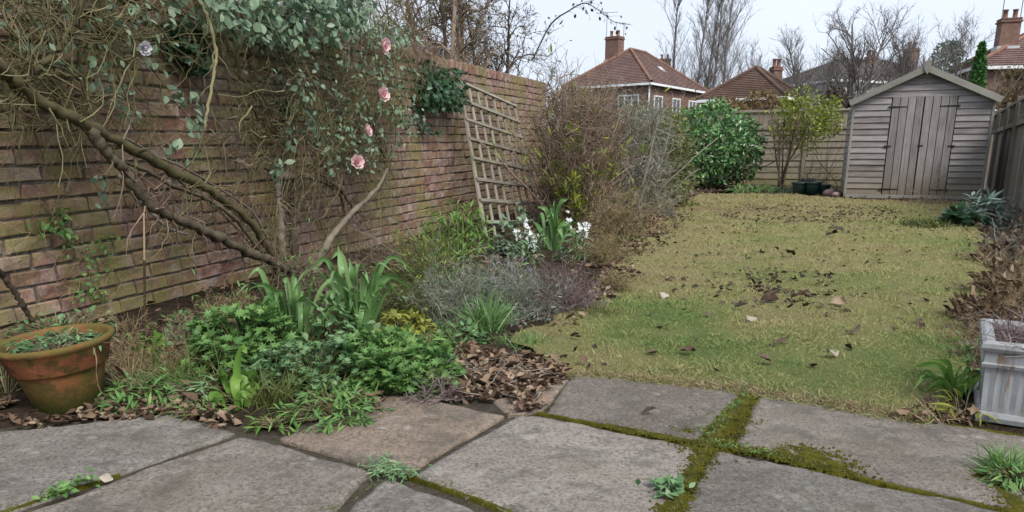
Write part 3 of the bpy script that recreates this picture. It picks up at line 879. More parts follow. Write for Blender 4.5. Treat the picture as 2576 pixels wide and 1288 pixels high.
while z < RG - 0.05:
    z1 = min(z + BH - 0.003, RG - 0.02)
    if z < DZ1 - 0.02:
        xl = max(0.035, roof_x(z) + 0.01); xlt = max(0.035, roof_x(z1) + 0.01)
        lap(xl, DX0 - 0.006, z, z1, xlt, None); lap(DX1 + 0.006, SW - xl, z, z1, None, SW - xlt)
    else:
        xl = roof_x(z) + 0.01; xlt = roof_x(z1) + 0.01
        lap(xl, SW - xl, z, z1, xlt, SW - xlt)
    z += BH
for x in (0.0, SW):
    board('corner_post', shed, SPt(x + (0.012 if x == 0 else -0.012), -0.012, EV / 2), UP, sx, EV, 0.045, 0.05, M_SHEDTRIM)
# side boards
for side, xx in (('l', 0.0), ('r', SW)):
    zz = 0.07
    while zz < EV - 0.05:
        sgn = -1 if side == 'l' else 1
        board('side_board', shed, SPt(xx + sgn * 0.008, SDp / 2, zz + BH / 2), sy, UP + sx * (-sgn) * 0.1, SDp, BH - 0.004, 0.014, M_SHED)
        zz += BH
# doors
dw = (DX1 - DX0) / 2
for d in (0, 1):
    x0 = DX0 + d * dw
    m_ = MB(); V, Q, T = chamfer_box(dw - 0.01, 0.012, DZ1 - DZ0, 0.0); m_.add(V, Q, T)
    door = put('door', m_.mesh('door', M_DARK), shed, frameM(SPt(x0 + dw / 2, -0.002, (DZ0 + DZ1) / 2), sx, sy, UP))
    for k in range(4):
        pw = (dw - 0.012) / 4
        board('door_plank', door, SPt(x0 + 0.006 + pw * (k + 0.5), -0.022 + rng.normal() * 0.0015, (DZ0 + DZ1) / 2 + rng.normal() * 0.004), UP, sx, DZ1 - DZ0, pw - 0.010, 0.02, M_SHED, 0.003)
    for hz in (0.17, 0.94, 1.63):
        sg = 1 if d == 0 else -1
        xh = x0 - 0.03 if d == 0 else x0 + dw + 0.03
        L = 0.30 if hz != 0.94 else 0.10
        m_ = MB()
        V = np.array([(-0.02, 0, -0.016), (0.05, 0, -0.015), (L, 0, -0.006), (L, 0, 0.006), (0.05, 0, 0.015), (-0.02, 0, 0.016)])
        V[:, 0] *= sg
        V2 = V + [0, -0.006, 0]
        k_ = len(V)
        F = [(0, i, i + 1) for i in range(1, k_ - 1)]
        m_.add(np.vstack([V2, V]), [(i, (i + 1) % k_, k_ + (i + 1) % k_, k_ + i) for i in range(k_)], F if sg > 0 else [f[::-1] for f in F])
        put('hinge', m_.mesh('hinge', M_IRON), door, frameM(SPt(xh, -0.033, hz), sx, sy, UP))
board('latch', shed, SPt(DX0 + dw + 0.02, -0.036, 0.95), sx, UP, 0.09, 0.02, 0.012, M_IRON)
# roof
for sg in (-1, 1):
    e = 0.075
    run = SW / 2; rise = RG - EV
    ux = nrm(np.array([sg * run, -rise]))           # down the slope in (x,z)
    top = np.array([SW / 2, RG + 0.02]); end = top + ux * (math.hypot(run, rise) + e)
    nx = np.array([-ux[1], ux[0]]) * sg; nx = nx if nx[1] > 0 else -nx
    P = []
    for y in (-0.12, SDp + 0.12):
        for q in (top, end, end + nx * 0.022, top + nx * 0.022):
            P.append(SPt(q[0], y, q[1]))
    m_ = MB(); m_.add(P, [(0, 1, 5, 4), (1, 2, 6, 5), (2, 3, 7, 6), (3, 0, 4, 7), (0, 3, 2, 1), (4, 5, 6, 7)])
    m_.part('roof', M_FELT, shed)
    mid = (top + end) / 2
    dirv = sx * ux[0] + UP * ux[1]
    board('barge_board', shed, SPt(mid[0], -0.132, mid[1] - 0.022), dirv, np.cross(sy, dirv), np.linalg.norm(end - top) + 0.01, 0.105, 0.022, M_SHEDTRIM, 0.004)
mb = MB()
V = np.array([(-0.05, 0.10), (-0.012, 0.14), (0.012, 0.14), (0.05, 0.10), (0.055, -0.02), (0.0, -0.11), (-0.055, -0.02)])
P = [SPt(SW / 2 + a, -0.147, RG + c) for a, c in V] + [SPt(SW / 2 + a, -0.167, RG + c) for a, c in V]
k_ = len(V)
mb.add(P, [(i, (i + 1) % k_, k_ + (i + 1) % k_, k_ + i) for i in range(k_)], [(0, i, i + 1) for i in range(1, k_ - 1)] + [(k_, k_ + i + 1, k_ + i) for i in range(1, k_ - 1)])
mb.part('finial', M_SHEDTRIM, shed)
board('plinth', shed, SPt(SW / 2, -0.012, 0.035), sx, UP, SW, 0.065, 0.05, M_SHEDTRIM)

# ------------------------------------------------------------------ right fence
FA = G(2576, 530); FB = G(2498, 488); FD = nrm(FB - FA); FNn = np.array([-FD[1], FD[0], 0])   # towards the garden
rf = thing('wooden_fence', 'grey upright board fence with trellis top beside the shed', 'fence', FA)
FT = 1.68
t = -4.2
while t < 7.5:
    board('fence_board', rf, FA + FD * t + FNn * rng.normal() * 0.004 + UP * 0.64, UP + FD * rng.normal() * 0.01, FD + FNn * 0.12, 1.3, 0.112, 0.014, M_FENCE, 0.003, 0.001)
    t += 0.1
for t0 in np.arange(-4.2, 7.5, 1.85):
    board('post', rf, FA + FD * (t0 + 1.3) + FNn * 0.03 + UP * 0.85, UP + FD * 0.02, FD, 1.80, 0.09, 0.09, M_FENCE, 0.006)
    mid = FA + FD * (t0 + 1.3 + 0.925)
    for zz, ww in ((1.30, 0.085), (FT, 0.05)):
        board('rail', rf, mid + FNn * 0.035 + UP * zz, FD, UP, 1.75, ww, 0.045, M_FENCE)
    for zz in (1.39, 1.47, 1.55, 1.62):
        board('slat', rf, mid + FNn * 0.01 + UP * zz, FD, UP + FNn * 0.1, 1.75, 0.066, 0.012, M_FENCE, 0.002, 0.001)
    for q in range(9):
        board('lath', rf, mid + FD * (q - 4) * 0.19 + FNn * 0.024 + UP * 1.49, UP, FD, 0.34, 0.024, 0.012, M_FENCE, 0.002)

# ------------------------------------------------------------------ back fence
BA = G(1990, 471); ba = R(24); BD = np.array([-math.cos(ba), math.sin(ba), 0]); BN = np.array([-math.sin(ba), -math.cos(ba), 0])
bf = thing('board_fence', 'pale horizontal board fence across the end of the garden left of shed', 'fence', BA)
for i, t0 in enumerate(np.arange(-3.9, 4.5, 1.83)):
    mid = BA + BD * (t0 + 0.915)
    board('post', bf, BA + BD * t0 + BN * 0.02 + UP * 0.96, UP, BD, 1.94, 0.085, 0.085, M_FENCE2, 0.006)
    zz = 0.05
    while zz < 1.38:
        board('fence_board', bf, mid + BN * (0.012 + rng.normal() * 0.003) + UP * (zz + 0.085) , BD + UP * rng.normal() * 0.004, UP + BN * (-0.14), 1.74, 0.17, 0.014, M_FENCE2, 0.003, 0.002)
        zz += 0.155
    for zr, ww in ((1.46, 0.08), (1.88, 0.06)):
        board('rail', bf, mid + BN * 0.03 + UP * zr, BD, UP, 1.74, ww, 0.045, M_FENCE2)
    for q in range(14):
        board('pale', bf, mid + BD * (q - 6.5) * 0.122 + BN * 0.0 + UP * 1.67, UP, BD, 0.38, 0.108, 0.012, M_FENCE2, 0.002, 0.001)

# ------------------------------------------------------------------ houses
def aerial(parent, p, h, n, span, d, name='aerial'):
    m_ = MB()
    p = np.asarray(p, float)
    m_.tubes([[p, p + UP * h]], [[0.03, 0.025]], 5)
    bx = np.array([d[0], d[1], 0])
    c = p + UP * (h - 0.05)
    m_.tubes([[c - bx * span / 2, c + bx * span / 2]], [[0.022, 0.02]], 4)
    cx = np.array([-d[1], d[0], 0])
    for k in range(n):
        q = c + bx * span * (k / (n - 1) - 0.5)
        m_.tubes([[q - cx * 0.25 - UP * 0.10, q + cx * 0.25 + UP * 0.12]], [[0.014, 0.014]], 3)
    m_.part(name, M_METAL, parent, False)
def tri_roof_rows(mb_, a, bq, apex1, apex2, rows, th=0.05):
    """one roof face from eave a-bq up to ridge apex1-apex2 as stepped tile courses"""
    a, bq, apex1, apex2 = [np.asarray(q, float) for q in (a, bq, apex1, apex2)]
    n = nrm(np.cross(bq - a, apex1 - a)); n = n if n[2] > 0 else -n
    for r in range(rows):
        f0, f1 = r / rows, (r + 1) / rows
        p0, p1 = a + (apex1 - a) * f0, bq + (apex2 - bq) * f0
        q0, q1 = a + (apex1 - a) * f1, bq + (apex2 - bq) * f1
        V = [p0 + n * th, p1 + n * th, q1 + n * 0.012, q0 + n * 0.012, p0, p1]
        mb_.add(V, [(0, 1, 2, 3), (4, 5, 1, 0)], None, rng.random())
def house(name, label, F, dl, dr, Ll, Lr, eave, peak, wallm, roofm, rows=16, ov=0.35):
    F = np.asarray(F, float) * [1, 1, 0]
    dl = nrm(np.array([*dl, 0.0])); dr = nrm(np.array([*dr, 0.0]))
    h = thing(name, label, 'house', F + dl * Ll / 2 + dr * Lr / 2)
    c = [F, F + dr * Lr, F + dr * Lr + dl * Ll, F + dl * Ll]
    m_ = MB()
    m_.add([q + UP * z_ for z_ in (-0.05, eave - 0.02) for q in c], [(0, 1, 5, 4), (1, 2, 6, 5), (2, 3, 7, 6), (3, 0, 4, 7), (4, 5, 6, 7)])
    m_.part('wall', wallm, h)
    e = [F - dl * ov - dr * ov, F + dr * (Lr + ov) - dl * ov, F + dr * (Lr + ov) + dl * (Ll + ov), F + dl * (Ll + ov) - dr * ov]
    e = [q + UP * eave for q in e]
    W2, Lx = (Ll / 2 + ov), (Lr / 2 + ov)
    m = min(W2, Lx)
    if Lr >= Ll:
        r1 = F + dl * Ll / 2 + dr * (m - ov) + UP * peak; r2 = F + dl * Ll / 2 + dr * (Lr - m + ov) + UP * peak
        faces = [(e[0], e[1], r1, r2), (e[1], e[2], r2, r2), (e[2], e[3], r2, r1), (e[3], e[0], r1, r1)]
    else:
        r1 = F + dr * Lr / 2 + dl * (m - ov) + UP * peak; r2 = F + dr * Lr / 2 + dl * (Ll - m + ov) + UP * peak
        faces = [(e[3], e[0], r2, r1), (e[0], e[1], r1, r1), (e[1], e[2], r1, r2), (e[2], e[3], r2, r2)]
    m_ = MB()
    for f in faces: tri_roof_rows(m_, *f, rows)
    roof = m_.part('roof', roofm, h, False, 'stuff')
    m_ = MB()
    for a_, b_ in ((e[0], r1), (r1, r2), (e[1], r2 if Lr >= Ll else r1), (e[3], r1 if Lr >= Ll else r2)):
        if np.linalg.norm(a_ - b_) > 0.1: m_.tubes([[a_ + UP * 0.06, b_ + UP * 0.07]], [[0.11, 0.11]], 6)
    m_.part('ridge_tiles', M_RIDGE if roofm is M_REDTILE else roofm, roof, True, 'stuff')
    for i in range(4):
        a_, b_ = e[i], e[(i + 1) % 4]
        d_ = nrm(b_ - a_)
        board('gutter', h, (a_ + b_) / 2 - UP * 0.09, d_, UP, np.linalg.norm(b_ - a_), 0.16, 0.05, M_UPVC)
    return h, roof, r1, r2, dl, dr, F
def window(h, p, along, out, w, hh, bars=2):
    """casement window on a wall: frame part with a pane sub-part"""
    p = np.asarray(p, float); along = nrm(along); out = nrm(out)
    m_ = MB()
    M = frameM(p + out * 0.03, along, out, UP)
    t = 0.09
    for (cx, cz, sx_, sz_) in ((0, hh / 2 - t / 2, w, t), (0, -hh / 2 + t / 2, w, t), (-w / 2 + t / 2, 0, t, hh - 2 * t), (w / 2 - t / 2, 0, t, hh - 2 * t)):
        m_.box((cx, 0, cz), sx_, 0.1, sz_, M)
    for k in range(1, bars):
        m_.box((-w / 2 + w * k / bars, 0, 0), 0.07, 0.09, hh - 2 * t, M)
    m_.box((0, 0.05, -hh / 2 - 0.04), w + 0.2, 0.18, 0.07, M)
    o = m_.part('window', M_UPVC, h)
    m2 = MB(); m2.box((0, -0.02, 0), w - 2 * t, 0.02, hh - 2 * t, M)
    m2.part('pane', M_GLASS, o)
def chimney(h, p, w, d, hh, along, pots=2, flash=True):
    p = np.asarray(p, float); along = nrm(np.array([*along, 0.0])); o2 = np.array([-along[1], along[0], 0])
    M = frameM(p, along, o2, UP)
    m_ = MB()
    m_.box((0, 0, hh / 2), w, d, hh, M, 0.01)
    m_.box((0, 0, hh - 0.10), w + 0.12, d + 0.12, 0.10, M, 0.01); m_.box((0, 0, hh + 0.03), w + 0.06, d + 0.06, 0.08, M, 0.01)
    st = m_.part('chimney', M_HOUSEBRICK, h)
    for k in range(pots):
        q = p + along * (w * 0.5 * (k - (pots - 1) / 2)) + UP * (hh + 0.06)
        m2 = MB(); ang = np.linspace(0, 2 * math.pi, 11)[:-1]
        prof = [(0.14, 0), (0.115, 0.1), (0.11, 0.38), (0.14, 0.40), (0.14, 0.46), (0.09, 0.46), (0.09, 0.3)]
        V = [q + np.array([r_ * math.cos(a_), r_ * math.sin(a_), z_]) for r_, z_ in prof for a_ in ang]
        Q = [(i * 10 + j, i * 10 + (j + 1) % 10, (i + 1) * 10 + (j + 1) % 10, (i + 1) * 10 + j) for i in range(len(prof) - 1) for j in range(10)]
        m2.add(V, Q); m2.part('chimney_pot', M_RIDGE, st, True)
    if flash:
        m3 = MB(); m3.box((0, 0, 0), w + 0.14, d + 0.14, 0.30, M); m3.part('flashing', M_LEAD, st)
    return st
# house with red hipped roof, centre
f1 = atY(1633, 208, 55.0); ev1 = f1[2]
h1, rf1, r1, r2, dl, dr, F = house('brick_house', 'brick house with red tiled hipped roof and chimney, above the bare hedge', f1, (-0.8, 0.6), (0.6, 0.8), 6.9, 9.5, ev1, 8.75, M_HOUSEBRICK, M_REDTILE, 22)
cp = atY(1545, 150, 60.2)
st = chimney(h1, [cp[0], cp[1], 7.9], 1.15, 0.9, 1.75, (0.8, -0.6))
a1 = atY(1524, 150, 60.5); aerial(h1, [a1[0], a1[1], 8.2], atY(1524, 30, 60.5)[2] - 8.2, 6, 1.6, (0.95, -0.3))
a2 = atY(1567, 150, 61.5); aerial(h1, [a2[0], a2[1], 8.2], atY(1567, 58, 61.5)[2] - 8.2, 5, 1.4, (0.8, 0.6))
for k, (s_, z_) in enumerate(((1.6, 4.5), (4.6, 4.5))):
    window(h1, F + dl * s_ + UP * z_, dl, -dr, 1.7, 1.3, 3)
for k, s_ in enumerate((1.5, 4.6, 7.6)):
    window(h1, F + dr * s_ + UP * 4.5, dr, -dl, 1.4, 1.2, 2)
m_ = MB(); m_.tubes([[F - dl * 0.07 - dr * 0.07, F - dl * 0.07 - dr * 0.07 + UP * (ev1 - 0.1)]], [[0.06, 0.06]], 6); m_.part('downpipe', M_UPVC, h1, True)
# rooflight on the right slope
q0 = F + dr * 5.2 - dl * 0.0 + UP * ev1
sl = nrm(dl * (6.9 / 2) + UP * (8.75 - ev1))
board('rooflight', h1, q0 + sl * 2.0 + np.cross(dr, sl) * (0.1 if np.cross(dr, sl)[2] > 0 else -0.1), dr, sl, 0.7, 0.9, 0.08, M_UPVC)
# house behind, only its chimney and roof show
f5 = atY(1690, 225, 78.0)
h5, *_ = house('distant_house', 'small dark roofed house with one chimney, behind the red hipped roof', f5 - np.array([3.5, 0, 0]), (-0.6, 0.8), (0.8, 0.6), 7, 9, 6.2, 8.9, M_HOUSEBRICK, M_BROWNTILE, 12)
cp = atY(1671, 175, 83); chimney(h5, [cp[0], cp[1], 8.0], 1.2, 0.8, atY(1671, 150, 83)[2] - 8.0, (1, 0), 2, False)
# middle brown roof
f2 = atY(1965, 238, 42.0)
h2, rf2, r1, r2, dl, dr, F = house('brown_roofed_house', 'low house with dark brown roof behind the back fence, left of the shed', f2, (-0.82, 0.57), (0.57, 0.82), 4.3, 5.0, f2[2] - 0.1, atY(1942, 172, 45)[2], M_HOUSEBRICK, M_BROWNTILE, 16)
cp = atY(1952, 185, 46); chimney(h2, [cp[0], cp[1], cp[2] - 0.4], 0.55, 0.5, 0.7, (1, 0.2), 2, False)
# pale house behind the shed
f3 = atY(2215, 200, 52.0)
h3, rf3, r1, r2, dl, dr, F = house('white_house', 'white rendered house with grey roof behind the bare trees and the shed', f3 - np.array([3.2, 0, 0]), (-0.30, 0.95), (0.95, 0.30), 7, 11.0, f3[2], atY(2250, 150, 56)[2], M_RENDER, M_GREYTILE, 14)
for s_ in (1.5, 4.2, 7.0, 9.4):
    window(h3, F + dr * s_ + UP * (f3[2] - 1.5), dr, -dl, 1.3, 1.3, 2)
cp = atY(2290, 150, 58); chimney(h3, [cp[0], cp[1], cp[2] - 0.8], 0.85, 0.7, 1.5, (1, 0.3), 2, False)
cp = atY(2190, 160, 57); chimney(h3, [cp[0], cp[1], cp[2] - 0.8], 0.7, 0.6, 1.2, (1, 0.3), 2, False)
# right house
f4 = atY(2462, 168, 40.0)
h4, rf4, r1, r2, dl, dr, F = house('corner_house', 'brick house with brown hipped roof and chimney at the far right', f4, (0.25, 0.97), (0.97, -0.25), 8.0, 9.5, f4[2], atY(2600, 62, 42)[2], M_HOUSEBRICK, M_REDTILE, 18)
cp = atY(2531, 108, 41.5); chimney(h4, [cp[0], cp[1], cp[2] - 0.35], 0.92, 0.75, atY(2531, 48, 41.5)[2] - cp[2] + 0.3, (0.97, -0.25))
a1 = atY(2512, 100, 44); aerial(h4, [a1[0], a1[1], a1[2] - 0.5], 3.2, 5, 1.2, (0.9, 0.4)); a1 = atY(2560, 90, 44); aerial(h4, [a1[0], a1[1], a1[2] - 0.5], 2.9, 4, 1.0, (0.8, -0.6))
for s_ in (1.3, 3.6): window(h4, F + dr * s_ + UP * 2.6, dr, -dl, 1.1, 1.1, 2)
# ------------------------------------------------------------------ climbers on the brick wall
def part_leaves(parent, name, tm, mat, pos, ydir, nor, size, nparts, rest_name='foliage', kinds=3):
    """the leaves nearest the camera are parts of their own, the rest one mass"""
    pos = np.asarray(pos, float); N = len(pos)
    if N == 0: return
    size = np.broadcast_to(np.asarray(size, float), (N,))
    order = np.argsort(np.linalg.norm(pos - np.array([0, 0, CAM_H]), axis=1) / size)
    a, c = order[:nparts], order[nparts:]
    tv, tf = tm
    ms = []
    if len(a):
        for k in range(kinds):
            m_ = MB(); m_.add(tv * np.array([1 + 0.12 * rng.normal(), 1, 1 + 0.6 * rng.normal()]), None, tf); ms.append(m_.mesh(name, mat, True))
    y = nrm(np.asarray(ydir, float)); x = nrm(np.cross(y, np.asarray(nor, float))); z = np.cross(x, y)
    for i in a:
        s = float(size[i])
        put(name, ms[int(i) % kinds], parent, frameM(pos[i], x[i] * s, y[i] * s, z[i] * s))
    if len(c):
        m_ = MB(); m_.leaves(tm, pos[c], y[c], np.asarray(nor)[c], size[c], rng.random(len(c)))
        m_.part(rest_name, mat, parent, True, 'stuff')
def wall_region(px, off=0.1):
    q = [wall_sz(W(x, y, off)) for x, y in px]
    return np.array(q)
def wall_twigs(mbx, poly_px, n, lmin, lmax, r, offlo, offhi, depth=2, up=0.0, wob=0.5, bias=None, kid=2, taperk=0.65):
    sz = sample_poly(wall_region(poly_px), n)
    off = rng.uniform(offlo, offhi, n)
    st = wall_pt(sz[:, 0], sz[:, 1], off)
    ang = rng.uniform(0, 2 * math.pi, n)
    d = 2.0 * np.cos(ang)[:, None] * WD + np.sin(ang)[:, None] * UP + 0.35 * rng.normal(size=(n, 1)) * WN + np.array([0, 0, up])
    if bias is not None: d = d + bias
    ln = rng.uniform(lmin, lmax, n)
    P, Rr = grow(st, d, ln, r * rng.uniform(0.6, 1.3, n), 7, wob, 0.0, WN, 0.35)
    # keep in front of the brickwork
    def push(P):
        dd = (P - WP0) @ WN
        P += np.clip(0.015 - dd, 0, None)[..., None] * WN
        return P
    push(P); mbx.tubes(P, Rr, 3, rng.random(n))
    out = [(P, Rr)]
    for lev in range(depth):
        s_, d_, r_, idx = sprout(P, Rr, kid, 0.15, 1.0, 0.9, up * 0.4)
        d_ = d_ + (d_ @ WD)[:, None] * WD * 0.9
        l_ = np.repeat(ln, kid) * taperk * rng.uniform(0.5, 1.2, len(s_)); ln = l_
        P, Rr = grow(s_, d_, l_, np.maximum(r_, 0.0016), 5, wob, 0.0, WN, 0.5)
        push(P); mbx.tubes(P, Rr, 3, rng.random(len(P))); out.append((P, Rr))
    return out
def stem(parent, pts_px, off, r0, r1, mat, name='stem', n=34, k=8, knots=0.12, offs=None):
    offs = offs or [off] * len(pts_px)
    P = np.array([W(x, y, o) for (x, y), o in zip(pts_px, offs)])
    P = smooth_path(P, n)
    P[1:-1] += rng.normal(size=(n - 2, 3)) * r0 * 0.22
    Rr = np.linspace(r0, r1, n) * (1 + knots * rng.normal(size=n))
    m_ = MB(); m_.tubes(P[None], Rr[None], k, 0.0, True)
    m_.part(name, mat, parent, True)
    return P, Rr

rose = thing('climbing_rose', 'old climbing rose with thick mossy stems and pale pink flowers sprawling over the wall', 'climbing plant', W(740, 690, 0.15) * [1, 1, 0])
SA = stem(rose, [(-60, 130), (0, 168), (50, 212), (115, 262), (215, 312), (310, 362), (400, 410), (500, 465), (590, 522), (645, 580), (690, 650), (720, 690)], 0.33, 0.025, 0.019, M_STEM_MOSSY, n=60, k=10)
SB_ = stem(rose, [(228, 325), (268, 388), (312, 425), (352, 492), (400, 530), (480, 566), (560, 602), (640, 642), (700, 668), (742, 690)], 0.35, 0.019, 0.027, M_STEM_DARK, n=60, k=10)
SC_ = stem(rose, [(32, 312), (24, 262), (42, 205), (92, 188), (150, 186), (205, 191)], 0.30, 0.012, 0.005, M_STEM_MOSSY)
SD_ = stem(rose, [(70, 200), (98, 170), (150, 120), (185, 70), (210, -10)], 0.30, 0.015, 0.009, M_STEM_MOSSY)
SE_ = stem(rose, [(470, -40), (508, 20), (532, 75), (543, 140), (535, 205), (521, 285), (515, 330)], 0.38, 0.010, 0.007, M_TWIG_OLIVE)
SF_ = stem(rose, [(699, 450), (752, 444), (800, 450), (845, 468), (876, 500), (893, 530)], 0.2, 0.024, 0.017, M_STEM_DARK)
SG_ = stem(rose, [(694, 436), (700, 480), (704, 525), (708, 585), (712, 660)], 0.26, 0.017, 0.022, M_STEM_GREY)
SH_ = stem(rose, [(749, 448), (741, 480), (737, 525), (738, 585), (745, 680)], 0.2, 0.022, 0.026, M_STEM_DARK)
SI_ = stem(rose, [(975, 425), (960, 455), (939, 485), (884, 537), (850, 575), (822, 615), (800, 660), (790, 700)], 0.24, 0.012, 0.030, M_STEM_GREY)
SJ_ = stem(rose, [(806, 452), (835, 470), (858, 495), (865, 535)], 0.12, 0.014, 0.010, M_STEM_MOSSY)
SK_ = stem(rose, [(-40, 660), (5, 690), (40, 740), (75, 795), (90, 830)], 0.10, 0.012, 0.010, M_STEM_DARK)
SL_ = stem(rose, [(300, 440), (320, 470), (345, 500), (385, 540), (420, 570), (470, 590)], 0.10, 0.009, 0.006, M_TWIG_GREY)
SM_ = stem(rose, [(370, 395), (430, 440), (500, 490), (560, 540), (620, 600), (660, 660)], 0.08, 0.008, 0.007, M_STEM_DARK)
tw = MB(); tb = MB()
A = [(-150, -60), (420, -60), (455, 70), (330, 110), (300, 200), (170, 190), (60, 150), (-150, 230)]
B = [(545, 60), (840, 40), (985, 110), (1010, 300), (920, 420), (800, 430), (700, 420), (600, 400), (535, 300)]
C = [(600, 300), (985, 250), (985, 410), (880, 470), (640, 470)]
wall_twigs(tw, A, 85, 0.25, 0.6, 0.0062, 0.04, 0.26, 2, 0.1, 0.27, bias=-WD * 0.4, kid=3)
wall_twigs(tw, B, 190, 0.25, 0.6, 0.0060, 0.05, 0.32, 2, 0.0, 0.36, kid=3)
wall_twigs(tw, C, 50, 0.2, 0.5, 0.0050, 0.04, 0.28, 2, 0.0, 0.36, kid=3)
wall_twigs(tb, [(300, 380), (660, 470), (720, 640), (640, 640), (480, 560), (340, 460)], 90, 0.1, 0.3, 0.0036, 0.03, 0.15, 2, 0, 0.45)
wall_twigs(tb, [(690, 430), (1000, 430), (960, 600), (760, 640)], 60, 0.15, 0.35, 0.0034, 0.03, 0.2, 2, 0.1, 0.4)
wall_twigs(tb, [(545, 250), (800, 250), (760, 420), (560, 420)], 40, 0.15, 0.35, 0.004, 0.03, 0.22, 2, 0.0, 0.4)
wall_twigs(tb, [(20, 260), (240, 320), (320, 420), (200, 400), (30, 330)], 22, 0.1, 0.3, 0.0032, 0.03, 0.12, 2, -0.2, 0.4)
# side shoots off the main stems
for (P, Rr), m_, L, k_ in ((SA, tw, 0.28, 50), (SB_, tb, 0.22, 40), (SC_, tw, 0.3, 24), (SD_, tw, 0.4, 40), (SE_, tw, 0.3, 20), (SF_, tb, 0.2, 40), (SG_, tw, 0.22, 14), (SH_, tb, 0.2, 20), (SI_, tw, 0.22, 24), (SL_, tb, 0.15, 20)):
    s_, d_, r_, _ = sprout(P[None], Rr[None], k_, 0.02, 1, 1.4)
    P2, R2 = grow(s_, d_, L * rng.uniform(0.4, 1.3, k_), np.clip(r_ * 0.6, 0.002, 0.005), 5, 0.4, 0, WN)
    dd = (P2 - WP0) @ WN; P2 += np.clip(0.015 - dd, 0, None)[..., None] * WN
    m_.tubes(P2, R2, 3, rng.random(k_))
    s_, d_, r_, _ = sprout(P2, R2, 3, 0.3, 1, 0.9)
    P3, R3 = grow(s_, d_, L * 0.5 * rng.uniform(0.4, 1.3, len(s_)), np.clip(r_, 0.0012, 0.003), 4, 0.4, 0, WN)
    m_.tubes(P3, R3, 3, rng.random(len(P3)))
SN_ = stem(rose, [(120, 268), (220, 330), (300, 400), (370, 430), (440, 470), (520, 500), (600, 560), (650, 630)], 0.17, 0.010, 0.012, M_STEM_DARK)
SO_ = stem(rose, [(250, 335), (320, 350), (400, 395), (470, 425), (560, 480), (640, 540), (690, 640)], 0.30, 0.005, 0.006, M_STEM_GREY)
tw.part('twigs', M_TWIG_OLIVE, rose, True, 'stuff')
tb.part('dry_twigs', M_TWIG_BROWN, rose, True, 'stuff')

def wall_leaves(poly_px, n, offlo, offhi, size, droop=0.8):
    sz = sample_poly(wall_region(poly_px), n)
    # clump them
    keep = fbm(sz[:, 0] * 7, sz[:, 1] * 7, 77) > 0.40
    sz = sz[keep]; n = len(sz)
    pos = wall_pt(sz[:, 0], sz[:, 1], rng.uniform(offlo, offhi, n))
    yd = -UP * droop + nrm(rng.normal(size=(n, 3))) * 0.9 + WN * 0.3
    no = WN * 0.9 + UP * 0.6 + 0.55 * rng.normal(size=(n, 3))
    return pos, yd, no, size * rng.uniform(0.65, 1.35, n)
def cat4(L): return [np.concatenate([l[i] for l in L]) for i in range(4)]
def spray(px_list, nper, size, off, spread=0.05):
    out = []
    for (x, y) in px_list:
        c = W(x, y, off); n = nper
        pos = c + rng.normal(size=(n, 3)) * spread
        a = rng.uniform(0, 2 * math.pi, n)
        yd = np.cos(a)[:, None] * WD + np.sin(a)[:, None] * UP + 0.4 * rng.normal(size=(n, 3)) - UP * 0.25
        no = WN + UP * 0.5 + 0.4 * rng.normal(size=(n, 3))
        out.append((pos, yd, no, size * rng.uniform(0.7, 1.3, n)))
    return cat4(out)
sprays = spray([(445, 242), (462, 250), (480, 262), (500, 250), (490, 300), (505, 295), (475, 315), (488, 330), (500, 322), (490, 372), (498, 380), (436, 380), (440, 400), (447, 420)], 4, 0.050, 0.22, 0.022)
sprays2 = spray([(757, 240), (765, 265), (775, 290), (790, 300), (800, 325), (812, 345), (825, 370), (830, 400), (840, 425), (825, 430), (690, 420), (698, 418), (728, 335), (735, 345), (965, 285), (985, 290), (1005, 300), (1015, 285), (960, 150), (955, 180), (962, 200), (915, 355), (935, 365), (958, 268)], 6, 0.052, 0.28, 0.03)
sprays3 = spray([(230, 150), (245, 165), (225, 115), (160, 110), (100, 90), (60, 70), (40, 60), (120, 130), (270, 210), (290, 240), (305, 270), (310, 285), (210, 100), (165, 40), (130, 20), (255, 470), (262, 480), (240, 505)], 5, 0.036, 0.2, 0.03)
big = wall_leaves([(400, -40), (840, -40), (850, 30), (780, 110), (690, 120), (560, 100), (480, 60), (410, 40)], 1300, 0.1, 0.42, 0.06)
scat = wall_leaves([(560, 60), (990, 90), (1000, 330), (860, 440), (780, 420), (700, 240), (560, 160)], 1100, 0.1, 0.42, 0.038)
scat2 = wall_leaves([(-100, -50), (400, -50), (300, 240), (-50, 180)], 280, 0.1, 0.35, 0.036)
P_, Y_, N_, S_ = cat4([sprays, sprays2, sprays3, big, scat, scat2])
part_leaves(rose, 'leaf', L_OVATE, M_LF_ROSE, P_, Y_, N_, S_, 300)
